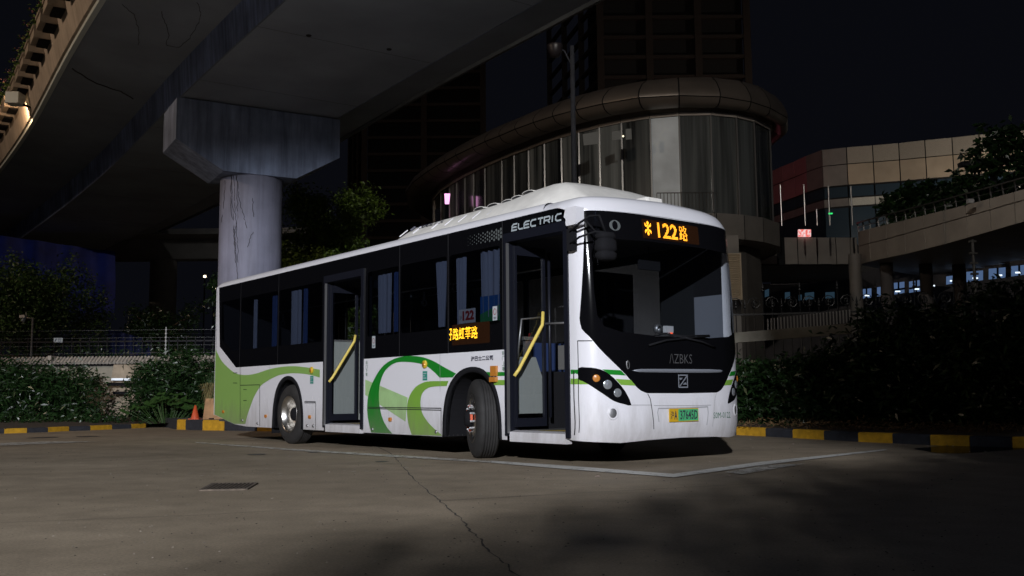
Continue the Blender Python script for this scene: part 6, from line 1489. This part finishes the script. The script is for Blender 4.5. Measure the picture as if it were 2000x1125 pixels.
# ------------------------------------------------------------ street lamps whose light falls on the place, and an added fill lamp
def street_lamp(pos,aim,W,col,label,size,spot,blend,name='street_lamp',base=0):
    e=empty(name,(pos[0],pos[1],base)); tag(e,label,'street lamp'); h=pos[2]-base
    MB().tube([(0,0,0),(0,0,h*0.6),(0,0,h+0.25)],[0.10,0.08,0.05],12).build('pole',M_steel,e,True)
    d=(Vector(aim)-Vector(pos)); dn=Vector((d.x,d.y,0)).normalized()
    MB().obox((-dn.x*0.3,-dn.y*0.3,h+0.28),(dn.x*0.5,dn.y*0.5,h+0.28),0.34,0.12).build('lamp_housing',M_steel,e)
    L=bpy.data.lights.new('lamp_light','SPOT'); L.energy=W; L.color=col; L.shadow_soft_size=size; L.spot_size=math.radians(spot); L.spot_blend=blend
    o=bpy.data.objects.new('lamp_light',L); COL.objects.link(o); o.parent=e; o.location=(dn.x*0.25,dn.y*0.25,h+0.15); o.rotation_euler=d.to_track_quat('-Z','Y').to_euler()
street_lamp(KEY_POS,KEY_AIM,KEY_W,KEY_COL,'cool white street lamp on a tall pole behind the camera',0.28,44.4,0.3)
street_lamp(WARM_POS,WARM_AIM,WARM_W,WARM_COL,'warm street lamp beyond the left edge beside the viaduct',0.2,110,0.9)
street_lamp(MALL_POS,MALL_AIM,MALL_W,MALL_COL,'warm street lamp beyond the right edge facing the mall',0.2,90,0.7)
street_lamp(FILL_POS,FILL_AIM,FILL_W,FILL_COL,'added dim bluish fill lamp, unseen behind the camera to the right',0.3,140,1.0)  # fill lamp added to lift the shaded ground, its pole made up
street_lamp(DECK_POS,DECK_AIM,DECK_W,DECK_COL,'warm street lamp standing on the viaduct deck above the picture',0.2,88,0.6,'street_lamp',9.5)
# street trees behind the camera that shade the right of the yard
def shade_tree(loc,x0,x1,y0,y1,topf,z0,zmax,n,seed,label,size=0.24):
    e=empty('street_tree',loc); tag(e,label,'tree'); g=np.random.default_rng(seed); C=[]
    while len(C)<n:
        p=np.array([g.uniform(x0,x1),g.uniform(y0,y1),g.uniform(z0,zmax)])
        if -1.1<p[0]<1.0 and 6.92<p[2]<7.62: continue      # gap shaped into the crown to let lamp light reach the kerb
        if p[0]<-0.9 and g.random()<0.25: continue
        if p[2]<topf(p[0])+g.normal()*0.10: C.append(p-np.array(loc)+g.normal(size=(34,3))*0.16)
    leaves('crown',np.concatenate(C),size,M_leaf,e,seed,2.0,0.4,0.1)
    t=MB(); t.tube([(0,0,-0.1),(0.1,0,1.6),(0,0.1,3.6),(0.1,0,8.0)],[0.22,0.18,0.15,0.05],8,)
    for k in range(8):
        a=k*0.9; t.tube([(0.05,0,2.4+0.4*k),((x1-x0)*0.3*math.cos(a),0.6*math.sin(a),3.6+0.6*k)],[0.07,0.02],5)
    t.build('trunk',M_bark,e,True)
def top1(x):
    K=[(-2.50,5.6),(-2.3,5.95),(-1.95,6.10),(-1.47,6.30),(-1.1,6.55),(-0.95,6.8),(-0.9,9.5),(3,11),(6,10)]
    if x<K[0][0]: return 0
    for (a,za),(b,zb) in zip(K,K[1:]):
        if x<=b: return za+(zb-za)*(x-a)/(b-a)
    return 10
shade_tree((1.4,-12,0),-2.55,4.2,-12.7,-11.3,top1,3.9,11,1500,71,'leafy street tree behind the camera with a lopsided crown',0.26)
shade_tree((7.6,-12,0),3.6,11.5,-13,-11,lambda x:11.0-0.3*abs(x-7.5),3.9,11,900,72,'broad leafy street tree behind the camera at far right',0.26)
